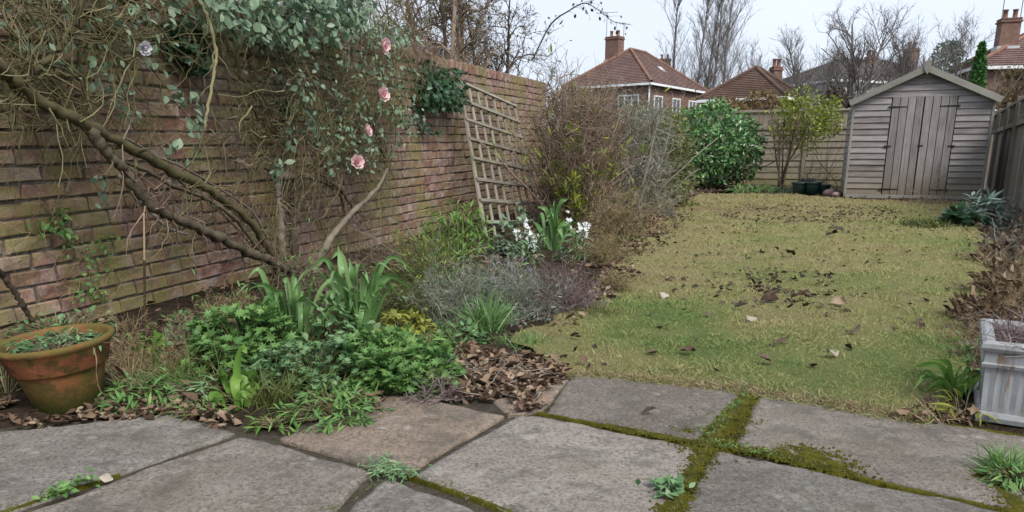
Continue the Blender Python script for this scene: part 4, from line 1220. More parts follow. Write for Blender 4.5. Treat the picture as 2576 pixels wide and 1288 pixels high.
# flowers
def rose_flower(parent, x, y, off, r, tilt, mats, name='rose_flower', n=5):
    c = W(x, y, off)
    f = nrm(WN * 0.9 + np.array([0.1, -0.55, 0.0]) + UP * tilt[1] + WD * tilt[0])
    a = nrm(np.cross(f, UP)); b2 = np.cross(a, f)
    m_ = MB()   # the heart: tight spiral of petals
    tv, tf = L_PETAL
    for k in range(9):
        th = k * 2.4; rr = 0.25 + 0.05 * k
        side = a * math.cos(th) + b2 * math.sin(th)
        m_.leaves(L_PETAL, [c - f * r * 0.5 + side * r * 0.12 * rr], [f + side * rr * 0.5], [-side], [r * 1.05], rng.random())
    o = m_.part(name, mats[1], parent, True)
    for ring, (m, tl, sz, up_) in enumerate(((5, 0.85, 1.25, 0.55), (7, 1.5, 1.35, 0.25))):
        for k in range(m):
            th = 2 * math.pi * (k + 0.5 * ring) / m + rng.normal() * 0.12
            side = a * math.cos(th) + b2 * math.sin(th)
            mm = MB(); mm.leaves(L_PETAL, [c - f * r * 0.55 + side * r * 0.12], [f * (1.0 - 0.22 * ring) + side * tl], [f * 0.9 - side * 0.8], [r * sz], rng.random())
            mm.part('petal', mats[0], o, True)
    # stalk
    P = smooth_path([c - f * r * 0.5, c - f * r * 1.6 - UP * r * 1.0, c - f * (off * 0.6) - UP * r * 4], 8)
    mm = MB(); mm.tubes(P[None], np.linspace(0.004, 0.003, 8)[None], 5); mm.part('flower_stalk', M_TWIG_OLIVE, o, True)
for (x, y, tx, tz, r) in ((966, 115, 0.3, -0.15, 0.048), (963, 237, 0.0, 0.15, 0.046), (924, 328, 0.6, 0.3, 0.038), (898, 407, -0.5, 0.3, 0.042)):
    rose_flower(rose, x, y, 0.46, r, (tx, tz), (M_PINK, M_PINKDEEP))
rose_flower(rose, 363, 121, 0.40, 0.026, (0.1, -0.2), (M_LILAC, M_LILAC), 'faded_flower')

# dark ivy
ivy = thing('ivy', 'dark ivy hanging over the top of the wall below the leafy rose', 'ivy', W(480, 200, 0.02) * [1, 1, 0])
m_ = MB(); wall_twigs(m_, [(430, 60), (520, 60), (515, 190), (480, 170), (440, 110)], 40, 0.1, 0.3, 0.003, 0.01, 0.08, 1)
m_.part('stems', M_STEM_DARK, ivy, True, 'stuff')
l1 = wall_leaves([(425, 50), (540, 50), (515, 185), (490, 180), (440, 110)], 420, 0.02, 0.14, 0.05, 0.9)
l2 = wall_leaves([(700, 250), (760, 250), (750, 330), (715, 320)], 120, 0.03, 0.12, 0.045, 0.9)
part_leaves(ivy, 'leaf', L_IVY, M_LF_IVY, *cat4([l1, l2]), 60)
ivy2 = thing('ivy', 'green ivy clump on top of the wall beside the trellis corner', 'ivy', W(1100, 230, 0.02) * [1, 1, 0])
m_ = MB(); wall_twigs(m_, [(1050, 165), (1150, 180), (1145, 280), (1070, 270)], 60, 0.15, 0.4, 0.003, 0.01, 0.12, 1)
m_.part('stems', M_STEM_DARK, ivy2, True, 'stuff')
l1 = wall_leaves([(1040, 150), (1160, 175), (1148, 280), (1100, 270), (1060, 280)], 800, 0.02, 0.22, 0.06, 0.9)
l2 = wall_leaves([(1010, 290), (1100, 270), (1120, 340), (1030, 330)], 120, 0.02, 0.1, 0.04, 0.9)
part_leaves(ivy2, 'leaf', L_IVY, M_LF_IVY, *cat4([l1, l2]), 120)
# growth on the top of the wall further back
top = thing('wall_top_brambles', 'tangle of dry brambles lying along the wall top above the rose', 'bramble', W(760, 30, -0.1) * [1, 1, 0])
m_ = MB()
for s in np.linspace(-0.6, 5.0, 90):
    n = 5
    st = wall_pt(np.full(n, s) + rng.normal(size=n) * 0.05, np.full(n, wall_h(s)), rng.uniform(-0.25, 0.1, n))
    d = rng.normal(size=(n, 3)) * 0.7 + UP * 0.35 + WN * 0.5
    P, Rr = grow(st, d, rng.uniform(0.15, 0.5, n), 0.0045, 6, 0.4, 0.16)
    m_.tubes(P, Rr, 3, rng.random(n))
    s_, d_, r_, _ = sprout(P, Rr, 3); P, Rr = grow(s_, d_, rng.uniform(0.1, 0.25, len(s_)), 0.0022, 4, 0.4, 0.1); m_.tubes(P, Rr, 3, rng.random(len(P)))
m_.part('stems', M_TWIG_BROWN, top, True, 'stuff')
n = 1500
s = rng.uniform(0.2, 4.2, n); pos = wall_pt(s, wall_h(s) + rng.uniform(-0.08, 0.22, n) * np.clip(1.3 - s * 0.2, 0.3, 1), rng.uniform(-0.25, 0.25, n))
keep = fbm(s * 3, pos[:, 2] * 3 + 10, 5) > 0.45
m_ = MB(); pos = pos[keep]; n = len(pos); m_.leaves(L_OVATE, pos, rng.normal(size=(n, 3)) - UP * 0.4, WN * 0.5 + UP * 0.8 + 0.5 * rng.normal(size=(n, 3)), rng.uniform(0.03, 0.06, n), rng.random(n))
m_.part('foliage', M_LF_ROSE, top, True, 'stuff')
# small rooted fern-like plant in the brickwork
wp = thing('wall_seedling', 'small green plant rooted in the brick joints above the terracotta pot', 'plant', W(160, 560, 0.0))
l1 = wall_leaves([(110, 490), (200, 490), (190, 590), (115, 590)], 90, 0.01, 0.07, 0.034, 0.2)
l2 = wall_leaves([(190, 590), (330, 590), (300, 760), (210, 760)], 170, 0.01, 0.06, 0.022, 0.5)
part_leaves(wp, 'leaf', L_OVATE, M_LF_GER, *cat4([l1, l2]), 60)
m_ = MB(); wall_twigs(m_, [(110, 480), (220, 480), (300, 760), (210, 760)], 30, 0.1, 0.3, 0.0022, 0.005, 0.04, 1, -0.2); m_.part('stems', M_TWIG_STRAW, wp, True, 'stuff')
# ------------------------------------------------------------------ plants in the beds
CAMP = np.array([0, 0, CAM_H])
def dome_leaves(c, rx, ry, h, n, size, fill=0.35, droop=0.15, gap=0.40):
    """leaf positions over a mound, outward facing, lumpy"""
    d = nrm(rng.normal(size=(n, 3))); d[:, 2] = np.abs(d[:, 2])
    lump = 0.55 + 0.85 * fbm(d[:, 0] * 2.6 + c[0] * 9, d[:, 1] * 2.6 + d[:, 2] * 2.4 + c[1] * 9, 15)
    r = lump * (1 - fill * rng.random(n) ** 1.5)
    pos = np.asarray(c) + d * r[:, None] * [rx, ry, h]
    keep = fbm(pos[:, 0] * 13 + pos[:, 2] * 7, pos[:, 1] * 13 + pos[:, 2] * 9, 23) > gap
    pos = pos[keep]; d = d[keep]; n = len(pos)
    yd = d * [1, 1, 0.2] + 0.6 * rng.normal(size=(n, 3)) - UP * droop
    no = d * 0.4 + UP * 1.0 + 0.35 * rng.normal(size=(n, 3))
    return pos, yd, no, size * rng.uniform(0.6, 1.3, n)
def mound(name, label, cat, px, w, hpx, tm, mat, n, size, nparts=40, stems=M_TWIG_OLIVE, depth=0.9, fill=0.4, flat=1.0):
    c = G(*px); k = ppm(px[1]); rx = w / 2 / k; h = hpx / k
    t = thing(name, label, cat, c)
    pos, yd, no, sz = dome_leaves(c, rx, rx * depth, h, n, size, fill)
    n = len(pos); m_ = MB()
    q = pos[:: max(1, n // 160)]
    P = np.stack([np.asarray(c) + (q - c) * [0.25, 0.25, 0.0], np.asarray(c) + (q - c) * [0.6, 0.6, 0.75], q], 1)
    m_.tubes(P, np.full(P.shape[:2], 0.0018), 3, rng.random(len(P)))
    m_.part('stalks', stems, t, True, 'stuff')
    part_leaves(t, 'leaf', tm, mat, pos, yd, no, sz, nparts)
    return t
def twig_bush(name, label, cat, px, w, hpx, mat, n, r=0.003, levels=2, kid=3, wob=0.25, depth=0.9, up=0.9, lean=(0, 0, 0), seg=5, leaves=None, frac=0.55, grav=0.03):
    c = G(*px); k = ppm(px[1]); rx = w / 2 / k; h = hpx / k
    t = thing(name, label, cat, c)
    m_ = MB()
    st = c + rng.normal(size=(n, 3)) * [rx * 0.3, rx * 0.3 * depth, 0]
    tgt = nrm(rng.normal(size=(n, 3)) * [1, 1, 0.8]); tgt[:, 2] = np.abs(tgt[:, 2]) * up + 0.15
    end = c + tgt * [rx, rx * depth, h] * rng.uniform(0.75, 1.1, (n, 1)) + np.asarray(lean) * rng.random((n, 1))
    ln = np.linalg.norm(end - st, axis=1)
    P, Rr = grow(st, end - st, ln * frac * 1.5, r * rng.uniform(0.7, 1.3, n), seg, wob, grav)
    P[:, :, 2] = np.maximum(P[:, :, 2], 0.004)
    m_.tubes(P, Rr, 3, rng.random(n))
    last = P
    for l in range(levels):
        s_, d_, r_, ix = sprout(P, Rr, kid, 0.25, 1.0, 0.7, 0.15)
        ln = np.repeat(ln, kid) * 0.5
        P, Rr = grow(s_, d_, ln * frac * rng.uniform(0.6, 1.3, len(s_)), np.maximum(r_, 0.001 if c[1] < 6 else 0.0018), 3, wob * 1.15, grav * 0.6)
        P[:, :, 2] = np.maximum(P[:, :, 2], 0.004)
        m_.tubes(P, Rr, 3, rng.random(len(P))); last = P
    m_.part('twigs', mat, t, True, 'stuff')
    if leaves:
        tm, lm, nl, ls, npt = leaves
        pts = last.reshape(-1, 3); pts = pts[rng.integers(0, len(pts), nl)] + rng.normal(size=(nl, 3)) * ls * 0.3
        d = nrm(pts - c)
        part_leaves(t, 'leaf', tm, lm, pts, d + 0.7 * rng.normal(size=(nl, 3)), UP + 0.5 * rng.normal(size=(nl, 3)), ls * rng.uniform(0.6, 1.3, nl), npt)
    return t
def blade_mesh(pts, w, fold=0.25, shape=None, up=None):
    """strap leaf along a curve"""
    P = smooth_path(pts, 12); n = len(P)
    t = np.gradient(P, axis=0); t = nrm(t)
    view = nrm(CAMP - P) * 0.6 + rng.normal(size=3) * 0.5 if up is None else np.asarray(up)
    s = nrm(np.cross(t, view)); nn = np.cross(s, t)
    u = np.linspace(0, 1, n)
    ww = w * (0.55 + 0.9 * np.sin(np.pi * np.clip(u * 0.75 + 0.12, 0, 1)) * 0.6) * np.clip((1 - u) * 4, 0.02, 1)
    V = np.stack([P - s * ww[:, None] / 2 + nn * (ww * fold)[:, None], P, P + s * ww[:, None] / 2 + nn * (ww * fold)[:, None]], 1).reshape(-1, 3)
    Q = []
    for i in range(n - 1):
        a = i * 3
        Q += [(a, a + 1, a + 4, a + 3), (a + 1, a + 2, a + 5, a + 4)]
    m_ = MB(); m_.add(V, Q, None, rng.random()); return m_
def strap_clump(name, label, cat, px, blades, mat, w, rand=0, rh=0.3, rspread=0.5, part='leaf', up=None):
    """blades: lists of photo points (from base to tip), all in the plane of the clump, bulging a little; plus random ones"""
    c = G(*px); t = thing(name, label, cat, c)
    for bl in blades:
        dep = c[1] + rng.normal() * 0.04
        P = [atY(x, y, dep + 0.03 * i * rng.normal()) for i, (x, y) in enumerate(bl)]
        P[0][2] = min(P[0][2], 0.02)
        blade_mesh(P, w * rng.uniform(0.8, 1.2)).part(part, mat, t, True)
    for k in range(rand):
        a = rng.uniform(0, 2 * math.pi); h = rh * rng.uniform(0.55, 1.1); rr = rspread * h * rng.uniform(0.2, 1.0)
        o = np.array([math.cos(a), math.sin(a), 0])
        b0 = c + o * 0.03 + rng.normal(size=3) * [0.02, 0.02, 0]
        P = [b0, b0 + UP * h * 0.5 + o * rr * 0.25, b0 + UP * h * (0.95 - 0.2 * rr / h) + o * rr * 0.7, b0 + UP * h * (1.0 - 0.75 * rr / h) + o * rr * 1.3]
        blade_mesh(P, w * rng.uniform(0.6, 1.1)).part(part, mat, t, True)
    return t
def tuft(name, label, cat, px, w, hpx, mat, n, bw=0.003, spread=0.5, kind=None, flop=0.35, parent=None):
    c = G(*px); k = ppm(px[1]); r = w / 2 / k; h = hpx / k
    t = thing(name, label, cat, c)
    m_ = MB(); grass_blades(m_, c + rng.normal(size=(n, 3)) * [r * 0.3, r * 0.3, 0], h, spread, bw, flop)
    m_.part('blades', mat, t, True, 'stuff')
    return t
def grass_blades(m_, st, h, spread, bw, flop=0.35, rnd=None):
    n = len(st)
    d = UP + spread * rng.normal(size=(n, 3)) * [1, 1, 0.3]
    hh = np.broadcast_to(h, (n,)) * rng.uniform(0.5, 1.15, n)
    P, _ = grow(st, d, hh, 1.0, 4, 0.12, flop * 0.35)
    s = nrm(np.cross(P[:, -1] - P[:, 0], rng.normal(size=(n, 3)))) 
    ww = np.array([0.7, 1.0, 0.9, 0.6, 0.06]) * bw
    V = np.stack([P - s[:, None] * ww[None, :, None], P + s[:, None] * ww[None, :, None]], 2).reshape(-1, 3)
    b_ = np.arange(n)[:, None] * 10 + np.arange(4)[None] * 2
    Q = np.stack([b_, b_ + 1, b_ + 3, b_ + 2], -1).reshape(-1, 4)
    a = rng.random(n) if rnd is None else rnd
    m_.add(V, Q, None, np.repeat(a, 10))

# --- near left
twig_bush('dead_grass', 'tangle of dry straw coloured stems behind the terracotta pot', 'dead plant', (300, 930), 240, 170, M_TWIG_STRAW, 60, 0.0018, 2, 4, 0.35, up=1.0)
twig_bush('dead_grass', 'pale dry stems between the upright cane and the green mound', 'dead plant', (440, 930), 170, 150, M_TWIG_STRAW, 36, 0.0018, 2, 4, 0.35)
mound('weedy_mound', 'low dull green weeds along the wall foot behind the pot', 'plant', (150, 860), 300, 70, L_OVATE, M_LF_TEAL, 420, 0.03, 50)
mound('weedy_mound', 'small dark green weeds at the left edge beside the pot', 'plant', (15, 990), 130, 90, L_OVATE, M_LF_GER, 150, 0.04, 50)
strap_clump('strap_leaves', 'yellowing strap leaves drooping beside the upright cane', 'plant', (380, 905),
            [[(380, 905), (372, 870), (385, 850), (398, 900), (410, 965)], [(378, 905), (368, 860), (352, 840), (340, 850)], [(384, 905), (390, 850), (405, 845), (380, 880), (378, 950)], [(375, 905), (355, 880), (362, 845)]], M_LF_BRIGHT, 0.016, 8, 0.12, 0.9)
t = thing('garden_cane', 'thin upright cane with pale tip standing in front of the wall', 'cane', G(366, 900))
Y_ = G(366, 900)[1]
board('cane', t, (atY(366, 905, Y_) + atY(363, 655, Y_)) / 2, atY(363, 655, Y_) - atY(366, 905, Y_), WD, np.linalg.norm(atY(363, 655, Y_) - atY(366, 905, Y_)), 0.0085, 0.0085, m_bark('dark_cane', [(0.03, 0.02, 0.012), (0.07, 0.045, 0.026)], 20), 0.0025)
board('pale_tip', t, (atY(363, 655, Y_) + atY(362, 537, Y_)) / 2, atY(362, 537, Y_) - atY(363, 655, Y_), WD, np.linalg.norm(atY(362, 537, Y_) - atY(363, 655, Y_)), 0.006, 0.006, m_bark('pale_cane', [(0.30, 0.22, 0.13), (0.42, 0.33, 0.2)], 20), 0.0018)
mound('ground_weeds', 'creeping green weeds spilling onto the paving right of the pot', 'plant', (385, 1000), 260, 60, L_NARROW, M_LF_GER, 420, 0.045, 60)
twig_bush('ground_stems', 'green runners crossing between the pot and the big mound', 'plant', (430, 985), 300, 70, M_LF_GER, 60, 0.0016, 1, 3, 0.35)
tuft('grass_tuft', 'fine pale grass growing against the pot', 'grass', (330, 980), 110, 110, M_STRAW, 90, 0.0012, 0.6)

# --- big green mounds
mound('geranium', 'large green leafy mound left of the sword leaves', 'plant', (610, 935), 300, 155, L_CUT, M_LF_GER, 2300, 0.044, 150)
mound('geranium', 'bright green leafy mound spilling toward the paving near the leaf pile', 'plant', (985, 965), 340, 112, L_CUT, M_LF_GER, 2600, 0.040, 150)
mound('geranium', 'dull green leafy mound in the middle front of the bed', 'plant', (800, 975), 310, 120, L_CUT, M_LF_TEAL, 1800, 0.034, 110)
mound('low_herb', 'low feathery green herb hanging over the buff slab edge', 'plant', (840, 1045), 260, 60, L_NARROW, M_LF_GER, 620, 0.04, 80)
mound('low_herb', 'mixed small weeds in front of the large green mound', 'plant', (560, 990), 240, 80, L_NARROW, M_LF_TEAL, 500, 0.04, 60)
mound('low_herb', 'fresh green leaf tips at the foot of the bright green mound', 'plant', (1040, 955), 170, 60, L_LOBED, M_LF_BRIGHT, 200, 0.04, 60)
twig_bush('dry_runners', 'grey dry runners over the paving edge below the bright mound', 'dead plant', (1100, 1000), 230, 45, M_TWIG_HEATH, 70, 0.0016, 2, 3, 0.4, up=0.5)
strap_clump('broad_leaf_weed', 'broad yellow green leaves drooping over the paving edge', 'plant', (600, 1020),
            [[(600, 1020), (590, 970), (605, 950), (625, 1000), (636, 1062)], [(600, 1020), (575, 960), (560, 940), (548, 965)], [(602, 1020), (590, 950), (575, 915), (560, 920)], [(604, 1020), (610, 960), (630, 945), (632, 1010)], [(606, 1020), (620, 1000), (610, 1050)], [(600, 1020), (600, 930), (612, 880), (622, 890)]], M_LF_BRIGHT, 0.032, 8, 0.1, 1.0)
mound('lime_herb', 'yellow lime leaved plant behind the bright green mound', 'plant', (1030, 850), 170, 75, L_OVATE, M_LF_LIME, 420, 0.03, 60)
mound('low_herb', 'grey green leaves right of the lime plant', 'plant', (1150, 862), 140, 55, L_LOBED, M_LF_TEAL, 260, 0.035, 50)
tuft('grass_tuft', 'olive grass tuft right of the drooping broad leaves', 'grass', (690, 1020), 130, 110, M_LF_OLIVE, 160, 0.0015, 0.6)
tuft('grass_tuft', 'lush green grass tuft in front of the grey heather', 'grass', (1225, 830), 110, 105, M_STRAP, 260, 0.0026, 0.45)

# --- sword leaves
strap_clump('iris_clump', 'tall sword leaved iris with bent tips in the middle of the bed', 'iris', (900, 860),
            [[(900, 860), (875, 760), (860, 680), (850, 615)], [(905, 860), (905, 790), (925, 720), (945, 670), (960, 680), (985, 725), (1010, 745)], [(890, 860), (850, 760), (835, 690), (830, 660)],
             [(912, 860), (920, 800), (935, 740), (944, 672)], [(895, 860), (880, 790), (885, 720), (900, 655)], [(885, 860), (840, 800), (800, 740), (770, 715)], [(905, 860), (900, 780), (890, 700), (878, 650)],
             [(915, 860), (930, 810), (915, 760), (870, 720)], [(890, 860), (860, 800), (845, 740), (820, 680)], [(910, 860), (940, 800), (960, 750), (985, 720)], [(896, 860), (905, 800), (915, 720), (918, 668)]], M_STRAP, 0.026, 26, 0.38, 0.55)
strap_clump('iris_clump', 'shorter iris with arching sword leaves left of the tall clump', 'iris', (745, 890),
            [[(745, 890), (742, 820), (735, 760), (720, 700), (700, 690)], [(748, 890), (745, 800), (752, 760), (775, 735)], [(742, 890), (720, 800), (700, 740), (660, 715), (620, 730)], [(750, 890), (755, 800), (748, 765), (745, 860)],
             [(744, 890), (735, 800), (740, 740), (752, 700)], [(740, 890), (700, 810), (675, 770), (640, 755)], [(750, 890), (765, 820), (775, 760), (770, 700)], [(747, 890), (730, 830), (712, 770), (705, 720)]], M_STRAP, 0.022, 24, 0.33, 0.65)
mound('undergrowth', 'blue green leaves around the iris stems', 'plant', (820, 880), 230, 140, L_OVATE, M_LF_TEAL, 620, 0.034, 80)
twig_bush('undergrowth', 'leggy brown and green stems at the wall foot behind the iris', 'plant', (760, 720), 330, 130, M_TWIG_BROWN, 50, 0.002, 2, 4, 0.35, leaves=(L_NARROW, M_LF_GER, 300, 0.035, 40))

# --- middle of the bed, wall foot
twig_bush('bramble_tangle', 'dark tangle of bare stems at the wall foot left of the trellis', 'bramble', (1000, 680), 330, 140, M_TWIG_BROWN, 70, 0.0026, 2, 4, 0.4, leaves=(L_NARROW, M_LF_OLIVE, 500, 0.035, 40))
twig_bush('green_weeds', 'yellow green weedy stems behind the lime plant', 'plant', (1000, 800), 240, 170, M_LF_OLIVE, 80, 0.002, 2, 4, 0.4, leaves=(L_NARROW, M_LF_OLIVE, 500, 0.03, 40))
mound('tall_grass_weeds', 'fresh green narrow leaved weeds left of the trellis foot', 'plant', (1150, 640), 200, 150, L_NARROW, M_LF_BRIGHT, 520, 0.075, 120)
twig_bush('sage_bush', 'grey green twiggy sage like bush in front of the trellis', 'bush', (1160, 800), 330, 200, M_TWIG_SAGE, 130, 0.0024, 2, 4, 0.35, leaves=(L_NARROW, M_LF_TEAL, 900, 0.022, 60))
twig_bush('lavender_bush', 'silvery lilac grey twiggy bush between the sage bush and the brown mound', 'bush', (1290, 795), 300, 190, M_TWIG_SAGE, 130, 0.0022, 2, 4, 0.3, leaves=(L_NARROW, M_LF_SILVER, 700, 0.02, 60))
twig_bush('heather_mound', 'rounded purple brown dead heather mound beside the lawn edge', 'bush', (1415, 785), 230, 150, M_TWIG_HEATH, 260, 0.0024, 2, 3, 0.28, depth=1.0)
mound('mauve_flowers', 'few small mauve flowers in front of the trellis', 'flowers', (1290, 720), 110, 100, L_SMALL, M_MAUVE, 90, 0.026, 40)
mound('orange_leaves', 'small orange leaved sprig above the brown heather mound', 'plant', (1305, 720), 26, 80, L_OVATE, M_ORANGE, 30, 0.03, 20)
strap_clump('crinum_leaves', 'dark green strap leaves behind the white flowers', 'plant', (1390, 630),
            [[(1390, 630), (1385, 570), (1375, 530), (1350, 520)], [(1390, 630), (1400, 560), (1412, 510), (1430, 500)], [(1392, 630), (1390, 560), (1395, 500)], [(1388, 630), (1360, 580), (1340, 555)], [(1394, 630), (1420, 575), (1440, 540)], [(1390, 630), (1405, 580), (1400, 520)]], M_STRAP, 0.036, 14, 0.36, 0.8)
mound('shrubby_herb', 'blue green shoots at the trellis foot', 'plant', (1300, 640), 120, 110, L_OVATE, M_LF_ROSE, 300, 0.06, 50)
for lab, px, top_, n in (('left white flower spike cluster in front of the trellis', (1325, 665), 95, 5), ('right white flower cluster near the hedge foot', (1450, 655), 105, 6)):
    c = G(*px); k = ppm(px[1])
    t = thing('white_stock', lab, 'flowers', c)
    m_ = MB(); heads = []
    for q in range(n):
        e = c + np.array([rng.uniform(-0.075, 0.075), rng.normal() * 0.05, top_ / k * rng.uniform(0.5, 1.0)])
        P = smooth_path([c + rng.normal(size=3) * [0.03, 0.03, 0], (c + e) / 2 + rng.normal(size=3) * 0.02, e], 6)
        m_.tubes(P[None], np.linspace(0.005, 0.003, 6)[None], 4, 0.3); heads.append(e)
    m_.part('stems', M_LF_GER, t, True, 'stuff')
    pos, yd, no, sz = dome_leaves(c, 0.14, 0.14, 0.26, 130, 0.07); m_ = MB(); m_.leaves(L_NARROW, pos, yd, no, sz, rng.random(len(pos))); m_.part('foliage', M_LF_TEAL, t, True, 'stuff')
    for e in heads:
        m_ = MB(); kf = 7
        pz = e + rng.normal(size=(kf, 3)) * [0.012, 0.012, 0.03]
        for ang in range(4):
            a = ang * math.pi / 2; dd = nrm(np.array([0.2, -1, 0.35]) + rng.normal(size=(kf, 3)) * 0.3)
            s1 = nrm(np.cross(dd, UP)); s2 = np.cross(s1, dd)
            m_.leaves(L_PETAL, pz, math.cos(a) * s1 + math.sin(a) * s2 + dd * 0.3, dd, np.full(kf, 0.0155), rng.random(kf))
        m_.part('flower_head', M_WHITE, t, True, 'stuff')

# --- right side
twig_bush('dead_hydrangea', 'brown dead flowering bush at the right edge above the planter', 'bush', (2560, 850), 250, 210, M_TWIG_STRAW, 110, 0.0026, 2, 4, 0.3, leaves=(L_DEAD, M_LF_DEAD, 330, 0.036, 140))
twig_bush('grey_dead_shrub', 'grey dead twiggy shrub along the right fence foot', 'bush', (2560, 660), 230, 120, M_TWIG_GREY, 120, 0.0034, 2, 4, 0.35, leaves=(L_DEAD, M_LF_DEAD, 260, 0.05, 20))
twig_bush('grey_dead_shrub', 'low dry stems between the shed corner and the right fence', 'bush', (2530, 570), 200, 70, M_TWIG_GREY, 90, 0.004, 2, 4, 0.35)
twig_bush('straw_grass', 'dry straw coloured stems leaning over the lawn beside the planter', 'dead plant', (2470, 880), 170, 130, M_TWIG_STRAW, 70, 0.0016, 2, 4, 0.3, lean=(-0.1, 0, 0))
mound('silver_plant', 'silvery green plant at the lawn corner by the right fence', 'plant', (2465, 568), 110, 70, L_NARROW, M_LF_SILVER, 420, 0.16, 60)
mound('dark_leaf_plant', 'dark green leaves left of the silvery plant', 'plant', (2415, 572), 80, 45, L_LOBED, M_LF_IVY, 160, 0.13, 40)
tuft('rough_grass', 'ridge of long green grass in front of the shed doors', 'grass', (2330, 572), 190, 28, M_LF_OLIVE, 900, 0.006, 0.8)
twig_bush('dry_edging', 'dry brown stems lying below the shed doors', 'dead plant', (2350, 515), 240, 14, M_TWIG_BROWN, 90, 0.004, 1, 4, 0.4, up=0.5)
strap_clump('fern_weed', 'bright green fern like weed left of the planter', 'plant', (2400, 1000),
            [[(2400, 1000), (2370, 950), (2330, 945), (2295, 985)], [(2400, 1000), (2375, 930), (2340, 915), (2295, 925)], [(2402, 1000), (2390, 940), (2380, 910), (2330, 905)], [(2402, 1000), (2410, 940), (2420, 920)], [(2398, 1000), (2360, 975), (2330, 985)]], M_LF_BRIGHT, 0.014, 16, 0.1, 1.4)
mound('lime_herb', 'yellow green weed at the foot of the planter', 'plant', (2420, 1050), 90, 80, L_NARROW, M_LF_LIME, 170, 0.05, 50)
tuft('grass_tuft', 'dry grass tuft hanging over the paving left of the planter', 'grass', (2350, 1045), 170, 55, M_STRAW, 260, 0.0012, 0.9, flop=0.6)
tuft('grass_tuft', 'green grass growing in the paving below the planter', 'grass', (2530, 1190), 150, 90, M_LF_GER, 260, 0.0016, 0.7)
mound('paving_weed', 'green weed in the paving at the bottom right corner', 'plant', (2550, 1215), 130, 45, L_NARROW, M_LF_GER, 160, 0.03, 60)

twig_bush('wall_foot_growth', 'dry and green stems at the wall foot behind the large green mound', 'plant', (560, 830), 300, 110, M_TWIG_STRAW, 60, 0.002, 2, 4, 0.4, leaves=(L_NARROW, M_LF_GER, 420, 0.03, 40))
twig_bush('wall_foot_growth', 'low weedy stems between the cane and the brick wall', 'plant', (470, 870), 240, 90, M_TWIG_BROWN, 50, 0.002, 2, 4, 0.4, leaves=(L_OVATE, M_LF_TEAL, 320, 0.026, 40))
mound('low_herb', 'small fresh weeds in the leaf litter left of the drooping broad leaves', 'plant', (500, 1035), 170, 30, L_NARROW, M_LF_GER, 160, 0.03, 40)
mound('low_herb', 'small weeds at the paving edge right of the drooping broad leaves', 'plant', (690, 1075), 130, 30, L_NARROW, M_LF_BRIGHT, 130, 0.03, 40)
mound('undergrowth', 'mixed green leaves filling the bed behind the bright mound', 'plant', (1010, 900), 260, 70, L_NARROW, M_LF_GER, 500, 0.045, 40)

twig_bush('dead_border_plant', 'brown dried plant between the lawn and the right border, beyond the dead bush', 'dead plant', (2530, 740), 170, 120, M_TWIG_STRAW, 70, 0.003, 2, 4, 0.35, leaves=(L_DEAD, M_LF_DEAD, 200, 0.04, 60))
twig_bush('dead_border_plant', 'low brown dried stems on the right lawn edge below the dead bush', 'dead plant', (2450, 800), 120, 70, M_TWIG_STRAW, 60, 0.0022, 2, 4, 0.35, leaves=(L_DEAD, M_LF_DEAD, 260, 0.035, 60))
twig_bush('dead_border_plant', 'dark dry stems on the right lawn edge behind the planter', 'dead plant', (2440, 915), 130, 90, M_TWIG_BROWN, 60, 0.0018, 2, 4, 0.35, leaves=(L_NARROW, M_LF_GER, 160, 0.035, 30))
tuft('rough_grass', 'long dry grass along the right lawn edge', 'grass', (2490, 660), 120, 50, M_STRAW, 300, 0.0035, 0.8)

m_t = thing('fine_grass', 'fine olive grass blades threading between the leafy mounds', 'grass', G(760, 960))
m_ = MB()
for px, n, w in (((650, 930), 120, 0.13), ((800, 960), 140, 0.14), ((930, 900), 120, 0.14), ((720, 1010), 90, 0.1), ((520, 980), 90, 0.1), ((1080, 900), 80, 0.1), ((430, 960), 80, 0.1)):
    grass_blades(m_, G(*px) + rng.normal(size=(n, 3)) * [w, w, 0], 0.19, 0.55, 0.0013, 0.5)
m_.part('blades', M_LF_OLIVE, m_t, True, 'stuff')

tuft('rough_grass', 'dry olive grass between the heather mound and the lawn', 'grass', (1510, 800), 170, 45, M_LF_OLIVE, 420, 0.0016, 0.8)
twig_bush('dry_border_growth', 'low dead stems on the lawn edge right of the heather mound', 'dead plant', (1545, 735), 120, 70, M_TWIG_STRAW, 80, 0.002, 2, 4, 0.4, leaves=(L_NARROW, M_LF_OLIVE, 260, 0.03, 0))
tuft('rough_grass', 'short green grass at the lawn corner behind the leaf pile', 'grass', (1330, 868), 260, 40, M_LF_GER, 420, 0.0014, 0.8)

twig_bush('green_weeds', 'wispy yellow green weeds against the wall between iris and trellis', 'plant', (1080, 700), 260, 150, M_LF_OLIVE, 70, 0.0024, 2, 4, 0.35, leaves=(L_NARROW, M_LF_PRIVET, 420, 0.035, 30))
tuft('tall_grass_tuft', 'loose tall grass left of the trellis foot', 'grass', (1110, 660), 200, 130, M_LF_BRIGHT, 140, 0.003, 0.45)
